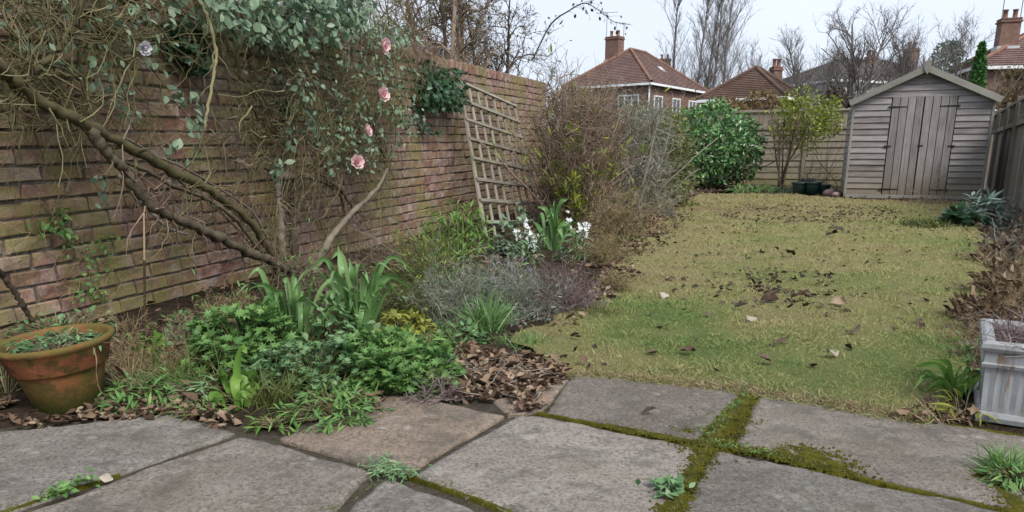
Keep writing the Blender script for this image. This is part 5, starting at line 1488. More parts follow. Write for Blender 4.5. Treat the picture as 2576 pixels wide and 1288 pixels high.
# ------------------------------------------------------------------ hedges and shrubs behind the bed
def leafy(name, label, cat, c, rx, ry, h, tm, mat, nl, ls, stem=M_STEM_DARK, z0=0.2, power=1.0, ny=5):
    c = np.asarray(c, float) * [1, 1, 0]
    t = thing(name, label, cat, c)
    m_ = MB(); n = 14
    P, Rr = grow(c + rng.normal(size=(n, 3)) * [rx * 0.3, ry * 0.3, 0], UP + rng.normal(size=(n, 3)) * [0.25, 0.25, 0], h * rng.uniform(0.6, 0.95, n), 0.03, 7, 0.1); m_.tubes(P, Rr, 5, rng.random(n))
    s_, d_, r_, _ = sprout(P, Rr, 12, 0.2, 1, 0.8, 0.3); P, Rr = grow(s_, d_, h * 0.3 * rng.uniform(0.5, 1, len(s_)), r_, 4, 0.2); m_.tubes(P, Rr, 3, rng.random(len(P)))
    m_.part('branches', stem, t, True, 'stuff')
    q = rng.uniform(-1, 1, (nl, 3)); q[:, 2] = rng.random(nl)
    prof = (1 - q[:, 2]) ** power if power < 0.95 or power > 1.05 else np.sqrt(np.clip(1 - (q[:, 2] * 0.98) ** 3, 0, 1))
    ang = rng.uniform(0, 2 * math.pi, nl); rad = np.sqrt(rng.random(nl)) * prof * (0.75 + 0.45 * fbm(np.cos(ang) * 2 + 4, q[:, 2] * ny + np.sin(ang) * 2, 61))
    pos = c + np.stack([np.cos(ang) * rad * rx, np.sin(ang) * rad * ry, z0 + q[:, 2] * (h - z0)], 1)
    pos[:, 2] += 0.12 * h * (fbm(pos[:, 0] * 1.5, pos[:, 1] * 1.5, 7) - 0.5)
    m_ = MB(); m_.leaves(tm, pos, rng.normal(size=(nl, 3)) + UP * (0.8 if power > 1.05 or power < 0.95 else 0.1), UP * 0.6 + np.array([0, -0.6, 0]) + rng.normal(size=(nl, 3)) * 0.6, ls * rng.uniform(0.6, 1.3, nl), rng.random(nl))
    m_.part('foliage', mat, t, True, 'stuff')
    return t
def hedge(name, label, px, w, ytop, mat, n, r, depth, kid=4, levels=2, leaves=None, cat='hedge', wob=0.35, stem_mat=None, dirdepth=None):
    """twigs filling a boxy volume; stems from the ground"""
    c = G(*px); k = ppm(px[1]); rx = w / 2 / k; h = (px[1] - ytop) / k
    dd = WD if dirdepth is None else dirdepth
    ax = np.array([dd[1], -dd[0], 0])
    t = thing(name, label, cat, c)
    m_ = MB()
    ns = max(8, n // 14)
    st = c + rng.uniform(-1, 1, (ns, 1)) * ax * rx * 0.7 + rng.uniform(-1, 1, (ns, 1)) * dd * depth * 0.8
    P, Rr = grow(st, UP + 0.25 * rng.normal(size=(ns, 3)), h * rng.uniform(0.6, 0.95, ns), r * 2.6, 7, 0.14)
    m_.tubes(P, Rr, 5, rng.random(ns))
    m_.part('stems', stem_mat or mat, t, True, 'stuff')
    m_ = MB()
    q = rng.uniform(-1, 1, (n, 3)); q[:, 2] = rng.random(n)
    lump = 0.8 + 0.35 * fbm(q[:, 0] * 2 + 3, q[:, 2] * 3 + q[:, 1], 19)
    rad = np.linalg.norm(q[:, :2], axis=1, keepdims=True); q[:, :2] /= np.maximum(1, rad ** 0.5)
    q = q * lump[:, None]
    st = c + q[:, :1] * ax * rx + q[:, 1:2] * dd * depth + q[:, 2:] * UP * h
    d = rng.normal(size=(n, 3)) + UP * 0.4
    P, Rr = grow(st, d, rng.uniform(0.2, 0.5, n), r * rng.uniform(0.6, 1.2, n), 5, wob, 0.04)
    P[:, :, 2] = np.maximum(P[:, :, 2], 0.02)
    m_.tubes(P, Rr, 3, rng.random(n)); last = P
    for l in range(levels - 1):
        s_, d_, r_, _ = sprout(P, Rr, kid, 0.1, 1, 0.9)
        P, Rr = grow(s_, d_, rng.uniform(0.1, 0.3, len(s_)), np.maximum(r_, r * 0.5), 3, wob * 1.15)
        P[:, :, 2] = np.maximum(P[:, :, 2], 0.02)
        m_.tubes(P, Rr, 3, rng.random(len(P))); last = P
    m_.part('twigs', mat, t, True, 'stuff')
    if leaves:
        tm, lm, nl, ls, npt, ylo, yhi = leaves
        pts = last.reshape(-1, 3); pts = pts[rng.integers(0, len(pts), nl * 2)]
        zz = (pts[:, 2] - c[2]) / h
        pts = pts[(zz > ylo) & (zz < yhi)][:nl]; nl = len(pts)
        pts = pts + rng.normal(size=(nl, 3)) * ls * 0.3
        part_leaves(t, 'leaf', tm, lm, pts, rng.normal(size=(nl, 3)) - UP * 0.3, nrm(CAMP - c) * 0.6 + UP * 0.7 + 0.6 * rng.normal(size=(nl, 3)), ls * rng.uniform(0.6, 1.3, nl), npt)
    return t
hedge('bare_hedge', 'brown leafless twiggy hedge beginning at the end of the brick wall', (1450, 560), 160, 235, M_TWIG_BROWN, 1200, 0.0055, 0.9, 4, 2)
hedge('bare_hedge', 'silver grey leafless twiggy hedge between the brown hedge and the ivy hedge', (1575, 540), 165, 268, M_TWIG_GREY, 900, 0.0055, 0.9, 4, 2, leaves=(L_SMALL, M_LF_SILVER, 900, 0.03, 0, 0.3, 1.0))
hedge('ivy_hedge', 'olive green ivy covered hedge just left of the glossy laurel', (1645, 522), 95, 290, M_TWIG_OLIVE, 500, 0.006, 0.9, 4, 2, leaves=(L_SMALL, M_LF_OLIVE, 3600, 0.075, 60, 0.0, 1.0))
twig_bush('climbing_shoots', 'bright yellow green shoots climbing through the brown hedge', 'climbing plant', (1440, 575), 80, 190, M_LF_OLIVE, 30, 0.004, 2, 4, 0.2, up=2.0, leaves=(L_NARROW, M_LF_PRIVET, 600, 0.09, 60))
twig_bush('dry_border_growth', 'brown and olive dry growth along the foot of the grey hedge', 'dead plant', (1560, 600), 170, 170, M_TWIG_STRAW, 130, 0.0032, 2, 4, 0.4, leaves=(L_NARROW, M_LF_OLIVE, 500, 0.05, 0))
twig_bush('dry_border_growth', 'dry olive stems next to the right white flowers', 'dead plant', (1520, 660), 150, 120, M_TWIG_STRAW, 110, 0.0026, 2, 4, 0.4, leaves=(L_NARROW, M_LF_OLIVE, 400, 0.04, 0))
twig_bush('dry_border_growth', 'pale dry stems at the lawn edge in front of the ivy hedge', 'dead plant', (1660, 545), 130, 55, M_TWIG_GREY, 90, 0.0045, 2, 4, 0.4)
twig_bush('yellow_twigs', 'yellow leaved thin shoots rising above the ivy hedge', 'shrub', (1640, 525), 90, 230, M_TWIG_OLIVE, 18, 0.006, 2, 4, 0.2, up=1.8, leaves=(L_OVATE, M_LF_PRIVET, 420, 0.07, 0))
leafy('field_hedge', 'dense mixed hedge behind the end of the brick wall', 'hedge', atY(1440, 500, 15.5), 1.15, 0.6, atY(1440, 225, 15.5)[2], L_FAR, M_LF_BEECH, 5200, 0.06)
leafy('field_hedge', 'mixed green hedge behind the grey bare hedge', 'hedge', atY(1590, 500, 16.5), 0.95, 0.6, atY(1590, 262, 16.5)[2], L_FAR, M_LF_OLIVE, 4200, 0.06)
# laurel
c = G(1784, 475); k = ppm(475)
lau = thing('laurel_shrub', 'large rounded glossy green laurel shrub at the end of the lawn', 'shrub', c)
m_ = MB(); n = 26
st = c + rng.normal(size=(n, 3)) * [0.15, 0.15, 0]
d = nrm(rng.normal(size=(n, 3)) * [1, 1, 0.3] + UP * 1.1)
P, Rr = grow(st, d, rng.uniform(1.0, 1.6, n), 0.022, 7, 0.16); m_.tubes(P, Rr, 5, rng.random(n))
s_, d_, r_, _ = sprout(P, Rr, 6, 0.3, 1, 0.8); P, Rr = grow(s_, d_, rng.uniform(0.3, 0.6, len(s_)), r_, 4, 0.2); m_.tubes(P, Rr, 4, rng.random(len(P)))
m_.part('branches', M_STEM_DARK, lau, True, 'stuff')
cc = c + UP * 1.02
nl = 5200
d = nrm(rng.normal(size=(nl, 3)))
lump = 0.80 + 0.42 * fbm(d[:, 0] * 3 + 5, d[:, 2] * 3 + d[:, 1] * 2, 91)
# separate leaf clusters at shoot ends
rr = lump * (1 - 0.45 * rng.random(nl) ** 2)
pos = cc + d * rr[:, None] * [1.13, 0.95, 0.96]
pos[:, 2] = np.maximum(pos[:, 2], 0.18)
keep = fbm(pos[:, 0] * 4 + pos[:, 1] * 3, pos[:, 2] * 4.5, 17) > 0.40
pos = pos[keep]; d = d[keep]; nl = len(pos)
part_leaves(lau, 'leaf', L_LAUREL, M_LF_LAUREL, pos, d * 0.7 + 0.7 * rng.normal(size=(nl, 3)) - UP * 0.1, d * 0.8 + UP * 0.6 + 0.4 * rng.normal(size=(nl, 3)), rng.uniform(0.09, 0.15, nl), 300)

# privet tree by the back fence
c = G(1965, 480)
pv = thing('privet_tree', 'small multi stemmed tree with yellow green leaves before the back fence', 'tree', c)
m_ = MB(); n = 7
st = c + rng.normal(size=(n, 3)) * [0.05, 0.05, 0]
P, Rr = grow(st, UP + rng.normal(size=(n, 3)) * [0.16, 0.16, 0] + np.array([0.08, 0, 0]), rng.uniform(1.3, 1.8, n), 0.024, 8, 0.07)
m_.tubes(P, Rr, 6, rng.random(n)); m_.part('trunk', M_STEM_DARK, pv, True)
m_ = MB()
s_, d_, r_, _ = sprout(P, Rr, 14, 0.35, 1, 0.9, 0.3); P, Rr = grow(s_, d_, rng.uniform(0.35, 0.75, len(s_)), r_ * 0.8, 5, 0.22); m_.tubes(P, Rr, 3, rng.random(len(P)))
s_, d_, r_, _ = sprout(P, Rr, 5, 0.2, 1, 0.9); P, Rr = grow(s_, d_, rng.uniform(0.15, 0.35, len(s_)), np.maximum(r_, 0.003), 4, 0.25); m_.tubes(P, Rr, 3, rng.random(len(P)))
m_.part('twigs', M_TWIG_BROWN, pv, True, 'stuff')
cc = atY(2030, 305, c[1]); nl = 3600
d = nrm(rng.normal(size=(nl, 3))); lump = 0.65 + 0.6 * fbm(d[:, 0] * 3 + 2, d[:, 2] * 3 + d[:, 1] * 2, 55)
pos = cc + d * (lump * (1 - 0.6 * rng.random(nl) ** 1.5))[:, None] * [0.92, 0.6, 0.72]
keep = fbm(pos[:, 0] * 4 + pos[:, 1] * 3, pos[:, 2] * 4.5, 27) > 0.42
pos = pos[keep]; nl = len(pos)
part_leaves(pv, 'leaf', L_OVATE, M_LF_PRIVET, pos, rng.normal(size=(nl, 3)) + UP * 0.2, UP + 0.7 * rng.normal(size=(nl, 3)), rng.uniform(0.05, 0.085, nl), 40)
twig_bush('bare_shoots', 'thin bare brown shoots under the yellow green tree', 'shrub', (2050, 486), 150, 150, M_TWIG_BROWN, 30, 0.006, 2, 3, 0.15, up=1.6)
twig_bush('bare_shoots', 'dark bare shoots between the laurel and the lawn edge', 'shrub', (1725, 490), 90, 60, M_TWIG_GREY, 24, 0.006, 1, 3, 0.2, up=1.6)
mound('edge_weeds', 'low green weeds along the far lawn edge before the back fence', 'plant', (1895, 482), 140, 18, L_NARROW, M_LF_GER, 400, 0.12, 0)
mound('edge_weeds', 'dark low leaves between the weeds and the plastic pots', 'plant', (1975, 488), 60, 16, L_NARROW, M_LF_IVY, 160, 0.12, 0)

# ------------------------------------------------------------------ trees beyond
def bare_tree(name, label, base, h, r, mats, n1=26, n2=8, n3=6, spread=0.8, up=0.5, low=0.2, lens=(0.35, 0.4, 0.45), stems=1, wob=0.12, leaves=None, fine=0.006, lean=0.06, br_r=0.35):
    base = np.asarray(base, float) * [1, 1, 0]
    t = thing(name, label, 'tree', base)
    tr_m = MB(); br = MB()
    st = base + rng.normal(size=(stems, 3)) * [0.3 * (stems > 1), 0.3 * (stems > 1), 0]
    P, Rr = grow(st, UP + rng.normal(size=(stems, 3)) * lean * [1, 1, 0], h * rng.uniform(0.85, 1.0, stems), r, 10, 0.05, 0, None, 0.2)
    tr_m.tubes(P, Rr, 7, rng.random(stems)); tr_m.part('trunk', mats, t, True)
    s_, d_, r_, _ = sprout(P, Rr, n1, low, 0.98, spread, up)
    zf = (s_[:, 2] - base[2]) / h
    ln = h * lens[0] * (1.15 - 0.75 * zf) * rng.uniform(0.6, 1.15, len(s_))
    P, Rr = grow(s_, d_, ln, np.minimum(r_, r * br_r), 7, wob, -0.06); br.tubes(P, Rr, 4, rng.random(len(P)))
    for nk, le in ((n2, lens[1]), (n3, lens[2])):
        s_, d_, r_, ix = sprout(P, Rr, nk, 0.2, 1, 0.75, up * 0.5)
        ln = np.repeat(ln, nk) * le * rng.uniform(0.6, 1.2, len(s_))
        P, Rr = grow(s_, d_, ln, np.maximum(r_, fine), 3, wob * 1.6, -0.06); br.tubes(P, Rr, 3, rng.random(len(P)))
    br.part('crown', mats, t, True, 'stuff')
    if leaves:
        tm, lm, nl, ls = leaves
        pts = P.reshape(-1, 3); pts = pts[rng.integers(0, len(pts), nl)] + rng.normal(size=(nl, 3)) * ls * 0.4
        mm = MB(); mm.leaves(tm, pts, rng.normal(size=(nl, 3)) - UP * 0.3, UP + rng.normal(size=(nl, 3)) * 0.8, ls * rng.uniform(0.6, 1.3, nl), rng.random(nl)); mm.part('foliage', lm, t, True, 'stuff')
    return t
# trees over the wall
b0 = atY(1150, 400, 12.5); bare_tree('leafy_twig_tree', 'fine twigged tree with scattered olive leaves behind the wall and trellis', b0, 4.2, 0.07, M_TWIG_BROWN, 20, 8, 6, 1.2, 0.25, 0.3, (0.38, 0.5, 0.5), 4, 0.3, (L_FAR, M_LF_OLIVE, 4200, 0.045), 0.0042, 0.10)
b0 = atY(950, 400, 8.5); bare_tree('leafy_twig_tree', 'greener fine twigged shrub tree behind the wall near the pink roses', b0, 3.0, 0.05, M_TWIG_OLIVE, 18, 8, 6, 1.2, 0.25, 0.4, (0.45, 0.5, 0.5), 3, 0.3, (L_FAR, M_LF_OLIVE, 3600, 0.036), 0.0034, 0.10)
b0 = atY(1295, 400, 14.5); bare_tree('leafy_twig_tree', 'sparse twigged tree with dangling dead leaves behind the wall end', b0, 3.9, 0.06, M_STEM_DARK, 22, 8, 6, 1.1, 0.3, 0.35, (0.30, 0.5, 0.5), 3, 0.3, (L_FAR, M_LF_DARKDEAD, 400, 0.06), 0.005, 0.08)
# poplars
for lab, x, Y_, hh, sp in (('leftmost thin bare poplar behind the red roofed house', 1684, 74, 16.0, 0.9), ('second bare poplar from the red roofed house', 1722, 78, 17.0, 0.85), ('tall middle bare poplar of the row', 1755, 72, 17.0, 0.85), ('bare poplar just left of the straightest trunk', 1780, 80, 17.5, 0.85), ('rightmost bare poplar with one straight pale trunk', 1805, 70, 17.5, 1.0)):
    b0 = atY(x, 400, Y_)
    bare_tree('poplar', lab, b0, hh, 0.20, M_BARK_POP, 44, 7, 4, sp, 0.55, 0.15, (0.28, 0.42, 0.5), 1, 0.07, None, 0.012, 0.01, 0.16)['group'] = 'bare poplars beyond the back fence'
for lab, x, Y_, hh, r_, kw in (
        ('dense bare tree with fine twigs left of the shed, behind the brown roof', 2000, 40, 6.4, 0.10, dict(n1=40, n2=8, n3=5, spread=1.0, up=0.5, low=0.25, lens=(0.42, 0.45, 0.5))),
        ('dark bare tree with thick crooked branches behind the shed roof, left side', 2150, 33, 6.3, 0.15, dict(n1=26, n2=8, n3=5, spread=1.1, up=0.45, low=0.2, wob=0.17, lens=(0.5, 0.45, 0.5), br_r=0.5)),
        ('dark bare tree directly behind the shed ridge', 2260, 36, 5.9, 0.14, dict(n1=28, n2=8, n3=5, spread=1.1, up=0.4, low=0.2, wob=0.17, lens=(0.5, 0.45, 0.5), br_r=0.45)),
        ('pale bare tree spreading between the poplars and the dense tree', 2075, 44, 6.6, 0.10, dict(n1=34, n2=8, n3=5, spread=1.0, up=0.5, low=0.2, lens=(0.45, 0.45, 0.5))),
        ('thin pale bare tree between conifer and right chimney', 2400, 30, 5.6, 0.06, dict(n1=28, n2=8, n3=6, spread=1.0, up=0.6, low=0.3, lens=(0.45, 0.45, 0.5))),
        ('wispy bare tree in front of the far right house', 2560, 28, 4.4, 0.05, dict(n1=20, n2=7, n3=5, spread=0.9, up=0.5, low=0.3, lens=(0.42, 0.45, 0.5))),
        ('tangled bare tree right behind the shed roof slope', 2330, 34, 5.2, 0.09, dict(n1=34, n2=8, n3=5, spread=1.1, up=0.4, low=0.25, lens=(0.45, 0.45, 0.5))),
        ('low brown bare tree right of the poplars', 1900, 46, 6.4, 0.10, dict(n1=34, n2=9, n3=5, spread=1.0, up=0.5, low=0.25, lens=(0.42, 0.45, 0.5)))):
    bare_tree('bare_tree', lab, atY(x, 400, Y_), hh, r_, M_BARK_FAR if 'pale' not in lab else M_BARK_POP, stems=2 if 'crooked' in lab or 'ridge' in lab else 1, fine=0.006, **kw)
bare_tree('climber_tangle', 'brown and yellow leaved climber covering the lower wall of the right house', atY(2530, 400, 36), 4.6, 0.08, M_TWIG_BROWN, 14, 8, 4, 1.0, 0.3, 0.15, (0.4, 0.45, 0.5), 4, 0.2, (L_FAR, M_LF_BEECH, 6000, 0.16), 0.01)['category'] = 'climbing plant'
# masses behind the back fence
leafy('conifer', 'narrow bright green columnar conifer behind the right side of the shed', 'tree', atY(2430, 400, 24), 0.42, 0.42, atY(2430, 112, 24)[2], L_FAR, M_LF_CONIF, 12000, 0.11, power=0.55)
leafy('evergreen_tree', 'dark green evergreen crown between shed roof and conifer', 'tree', atY(2350, 400, 44), 1.9, 1.6, atY(2350, 112, 44)[2], L_FAR, M_LF_IVY, 6000, 0.16)
leafy('beech_hedge', 'brown leaved hedge behind the back fence below the brown roof', 'hedge', atY(1905, 400, 25), 1.6, 0.9, atY(1905, 235, 25)[2], L_FAR, M_LF_BEECH, 4000, 0.11)
leafy('purple_shrub', 'dark purple brown shrub behind the fence beside the shed', 'shrub', atY(2080, 400, 22), 0.75, 0.6, atY(2080, 222, 22)[2], L_FAR, M_LF_DARKDEAD, 1800, 0.10)
leafy('evergreen_shrub', 'olive shrub behind the laurel and poplars', 'shrub', atY(1760, 400, 24), 1.1, 0.8, atY(1760, 262, 24)[2], L_FAR, M_LF_OLIVE, 2400, 0.09)
leafy('brown_shrub', 'brown and yellow leaved shrub between the laurel top and the brown roof', 'shrub', atY(1820, 400, 30), 1.4, 0.9, atY(1830, 240, 30)[2], L_FAR, M_LF_BEECH, 3000, 0.12)
# long arching twig with dangling leaves across the sky
at = thing('arching_branch', 'single thin arching branch with dangling leaves against the sky', 'branch', atY(1400, 100, 12.0))
P = smooth_path([atY(x, y, 12.0) for x, y in ((1340, 150), (1385, 62), (1430, 28), (1470, 8), (1505, 25), (1545, 55), (1575, 58))], 24)
m_ = MB(); m_.tubes(P[None], np.linspace(0.014, 0.003, 24)[None], 4)
s_, d_, r_, _ = sprout(P[None], np.linspace(0.01, 0.004, 24)[None], 40, 0.05, 1, 1.0); P2, R2 = grow(s_, d_, rng.uniform(0.08, 0.25, 40), 0.0035, 4, 0.25, 0.1); m_.tubes(P2, R2, 3, 0.2)
m_.part('twigs', M_STEM_DARK, at, True, 'stuff')
pl = P2[:, -1]; n = len(pl); part_leaves(at, 'leaf', L_OVATE, M_LF_DARKDEAD, pl, -UP + 0.5 * rng.normal(size=(n, 3)), rng.normal(size=(n, 3)), 0.06 * rng.uniform(0.6, 1.2, n), n)
# ------------------------------------------------------------------ pots, planter
def lathe(m_, c, prof, n=40, M=None):
    ang = np.arange(n) * 2 * math.pi / n
    V = np.array([(r_ * math.cos(a), r_ * math.sin(a), z_) for r_, z_ in prof for a in ang])
    Q = [(i * n + j, i * n + (j + 1) % n, (i + 1) * n + (j + 1) % n, (i + 1) * n + j) for i in range(len(prof) - 1) for j in range(n)]
    m_.add(V + np.asarray(c), Q)
pc = G(178, 1018)
PM = Matrix.Translation(Vector([float(q) for q in pc])) @ Matrix.Rotation(R(-3.5), 4, 'Y') @ Matrix.Rotation(R(3), 4, 'X')
pot = put('terracotta_pot', None, None, PM); pot.empty_display_size = 0.1
tag(pot, 'mossy terracotta flower pot standing at the left edge of the paving', 'flower pot')
m_ = MB(); lathe(m_, (0, 0, 0), [(0.0, 0.0), (0.086, 0.0), (0.092, 0.005), (0.124, 0.135), (0.124, 0.137)]); o = put('pot_body', m_.mesh('pot_body', M_POT, True), pot, PM)
m_ = MB(); lathe(m_, (0, 0, 0), [(0.122, 0.128), (0.131, 0.129), (0.134, 0.134), (0.150, 0.190), (0.155, 0.196), (0.163, 0.204), (0.165, 0.212), (0.160, 0.219), (0.150, 0.219), (0.144, 0.210), (0.136, 0.178)], 48)
put('pot_rim', m_.mesh('pot_rim', M_POT, True), pot, PM)
m_ = MB()
n = 26; rr = np.linspace(0, 0.146, n); ang = np.linspace(0, 2 * math.pi, 41)[:-1]
V = [(r_ * math.cos(a), r_ * math.sin(a), 0.186 + 0.012 * (vnoise(r_ * math.cos(a) * 60 + 50, r_ * math.sin(a) * 60 + 50, 3) - 0.5)) for r_ in rr for a in ang]
m_.add(V, [(i * 40 + j, (i + 1) * 40 + j, (i + 1) * 40 + (j + 1) % 40, i * 40 + (j + 1) % 40) for i in range(n - 1) for j in range(40)])
put('soil', m_.mesh('soil', M_SOIL, True), pot, PM)
w_ = thing('pot_weeds', 'small green weeds and dead stems growing in the terracotta pot', 'plant', pc + UP * 0.19)
m_ = MB(); nl = 380
a = rng.uniform(0, 2 * math.pi, nl); r_ = 0.135 * np.sqrt(rng.random(nl)); pos = pc + np.stack([r_ * np.cos(a), r_ * np.sin(a), 0.196 + 0.014 * rng.random(nl)], 1)
keep = fbm(pos[:, 0] * 14, pos[:, 1] * 14, 8) > 0.45; pos = pos[keep]; nl = len(pos)
m_.leaves(L_NARROW, pos, rng.normal(size=(nl, 3)) * [1, 1, 0.35], UP + 0.4 * rng.normal(size=(nl, 3)), rng.uniform(0.02, 0.045, nl), rng.random(nl)); m_.part('foliage', M_LF_TEAL, w_, True, 'stuff')
m_ = MB(); n = 120
a = rng.uniform(0, 2 * math.pi, n); r_ = 0.13 * np.sqrt(rng.random(n)); st = pc + np.stack([r_ * np.cos(a), r_ * np.sin(a), np.full(n, 0.197)], 1)
P, Rr = grow(st, rng.normal(size=(n, 3)) * [1, 1, 0.2] + UP * 0.15, rng.uniform(0.02, 0.07, n), 0.0012, 4, 0.3); m_.tubes(P, Rr, 3, rng.random(n)); m_.part('dead_stems', M_TWIG_BROWN, w_, True, 'stuff')
P = smooth_path([atY(235, 875, 1.98), atY(243, 905, 1.90), atY(242, 935, 1.905), atY(246, 965, 1.91), atY(252, 985, 1.92)], 12)
m_ = MB(); m_.tubes(P[None], np.linspace(0.0016, 0.0009, 12)[None], 4, 0.9)
s_, d_, r_, _ = sprout(P[None], np.full((1, 12), 0.001), 6, 0.5, 1, 0.9); P2, R2 = grow(s_, d_ - UP * 0.5, rng.uniform(0.015, 0.035, 6), 0.0008, 4, 0.3); m_.tubes(P2, R2, 3, 0.9)
m_.part('hanging_root', M_TWIG_STRAW, w_, True)

# planter, grey painted, at the right edge
plc = G(2447, 1060); pa = R(31)
px_ = np.array([math.cos(pa), -math.sin(pa), 0]); py_ = np.array([math.sin(pa), math.cos(pa), 0])
PMx = frameM(plc, px_, py_, UP)
plt_ = put('planter', None, None, PMx); plt_.empty_display_size = 0.1
tag(plt_, 'pale grey square planter with streaked ribbed sides and thick rim at right edge', 'planter')
def ring_sq(m_, prof, w, d, rib=0.0, nrib=0):
    """prof: inset,z pairs around a rectangle w x d with its corner at the origin"""
    pts = []
    N = 24
    base_ = []
    for (x0, y0, x1, y1) in ((0, 0, 1, 0), (1, 0, 1, 1), (1, 1, 0, 1), (0, 1, 0, 0)):
        for k in range(N): base_.append((x0 + (x1 - x0) * k / N, y0 + (y1 - y0) * k / N))
    base_ = np.array(base_)
    V = []
    for ins, z_, rb in prof:
        x = ins + base_[:, 0] * (w - 2 * ins); y = ins + base_[:, 1] * (d - 2 * ins)
        off = rb * (np.arange(len(base_)) % 2)
        cx, cy = w / 2, d / 2
        x = x + np.where((base_[:, 1] > 0.001) & (base_[:, 1] < 0.999), np.sign(cx - x) * off, 0)
        y = y + np.where((base_[:, 0] > 0.001) & (base_[:, 0] < 0.999), np.sign(cy - y) * off, 0)
        V += [(a_, b_, z_) for a_, b_ in zip(x, y)]
    n = len(base_)
    m_.add(np.array(V), [(i * n + j, i * n + (j + 1) % n, (i + 1) * n + (j + 1) % n, (i + 1) * n + j) for i in range(len(prof) - 1) for j in range(n)])
PW, PD = 0.36, 0.36
m_ = MB(); ring_sq(m_, [(0.016, 0.03, 0.0), (0.014, 0.045, 0.003), (0.010, 0.150, 0.003), (0.009, 0.165, 0.0)], PW, PD); put('body', m_.mesh('body', M_PLANTER), plt_, PMx)
m_ = MB(); ring_sq(m_, [(0.02, 0.0, 0), (0.006, 0.004, 0), (0.003, 0.018, 0), (0.008, 0.030, 0), (0.018, 0.032, 0)], PW, PD); put('base', m_.mesh('base', M_PLANTER, False), plt_, PMx)
m_ = MB(); ring_sq(m_, [(0.012, 0.163, 0), (0.002, 0.166, 0), (-0.001, 0.176, 0), (0.004, 0.181, 0), (0.005, 0.208, 0), (-0.003, 0.214, 0), (-0.008, 0.224, 0), (-0.006, 0.236, 0), (0.004, 0.242, 0), (0.022, 0.241, 0), (0.028, 0.232, 0), (0.03, 0.19, 0)], PW, PD); put('rim', m_.mesh('rim', M_PLANTER, False), plt_, PMx)
m_ = MB(); m_.add([(0.028, 0.028, 0.215), (PW - 0.028, 0.028, 0.215), (PW - 0.028, PD - 0.028, 0.215), (0.028, PD - 0.028, 0.215)], [(0, 1, 2, 3)]); put('soil', m_.mesh('soil', M_SOIL), plt_, PMx)
dp = thing('dead_potted_plant', 'mat of dead dark stems in the grey planter', 'dead plant', plc + px_ * 0.18 + py_ * 0.18 + UP * 0.215)
m_ = MB(); n = 240
st = plc + px_ * rng.uniform(0.03, 0.33, (n, 1)) + py_ * rng.uniform(0.03, 0.33, (n, 1)) + UP * 0.216
P, Rr = grow(st, rng.normal(size=(n, 3)) * [1, 1, 0.4] + UP * 0.45, rng.uniform(0.05, 0.16, n), 0.0017, 5, 0.35, 0.08); P[:, :, 2] = np.maximum(P[:, :, 2], 0.218); m_.tubes(P, Rr, 3, rng.random(n))
s_, d_, r_, _ = sprout(P, Rr, 3); P, Rr = grow(s_, d_, rng.uniform(0.03, 0.08, len(s_)), 0.0011, 4, 0.35); m_.tubes(P, Rr, 3, rng.random(len(P)))
m_.part('stems', M_TWIG_HEATH, dp, True, 'stuff')
n = 14
st = plc + px_ * rng.uniform(0.02, 0.34, (n, 1)) + py_ * 0.03 + UP * 0.225
P, Rr = grow(st, -py_ * 0.8 + rng.normal(size=(n, 3)) * 0.4 + UP * 0.2, rng.uniform(0.06, 0.12, n), 0.0013, 6, 0.2, 0.3); m_ = MB(); m_.tubes(P, Rr, 3, rng.random(n)); m_.part('trailing_stems', M_TWIG_BROWN, dp, True, 'stuff')

# plastic pots by the shed
for lab, x, y, hh, rr_ in (('left dark green plastic plant pot by the shed corner', 2010, 491, 0.26, 0.155), ('middle dark green plastic plant pot in the row', 2043, 492, 0.27, 0.15), ('right smaller plastic plant pot beside the shed', 2070, 492, 0.22, 0.13), ('low dark plastic pot behind the row of pots', 2030, 485, 0.30, 0.15)):
    c = G(x, y)
    t = thing('plant_pot', lab, 'plant pot', c, 'plastic pots beside the shed')
    m_ = MB(); lathe(m_, c, [(0.0, 0.002), (rr_ * 0.74, 0.0), (rr_ * 0.95, hh * 0.86)], 20); m_.part('body', M_POTGREEN, t, True)
    m_ = MB(); lathe(m_, c, [(rr_ * 0.95, hh * 0.84), (rr_ * 1.06, hh * 0.85), (rr_ * 1.08, hh), (rr_ * 0.98, hh), (rr_ * 0.93, hh * 0.8)], 20); m_.part('rim', M_POTGREEN, t, True)
    m_ = MB(); lathe(m_, c, [(0.0, hh * 0.82), (rr_ * 0.95, hh * 0.82)], 20); m_.part('soil', M_SOIL, t)
twig_bush('pot_stems', 'dead stems sticking out of the plastic pots', 'dead plant', (2040, 489), 110, 70, M_TWIG_GREY, 40, 0.005, 1, 3, 0.3, up=1.2)
# stones and debris beside the shed
for lab, x, y, s in (('pinkish broken pot piece beside the plastic pots', 2085, 494, 0.11), ('small brown stone by the shed corner', 2103, 496, 0.08)):
    c = G(x, y); ico = nrm(rng.normal(size=(60, 3)))
    m_ = MB()
    th = np.linspace(0, math.pi, 8); ph = np.linspace(0, 2 * math.pi, 11)[:-1]
    V = np.array([(math.sin(a) * math.cos(b_), math.sin(a) * math.sin(b_), math.cos(a)) for a in th for b_ in ph]); V = V * (0.8 + 0.5 * vnoise(V[:, :1] * 2 + 5, V[:, 1:2] * 2 + V[:, 2:] * 2, 4)) * [s, s, s * 0.7] + c + UP * s * 0.5
    m_.add(V, [(i * 10 + j, (i + 1) * 10 + j, (i + 1) * 10 + (j + 1) % 10, i * 10 + (j + 1) % 10) for i in range(7) for j in range(10)])
    o = m_.part('stone', m_flat('stone_' + lab[:5], (0.26, 0.17, 0.15), 0.3, 12, 0.9), None, True); tag(o, lab, 'stone')

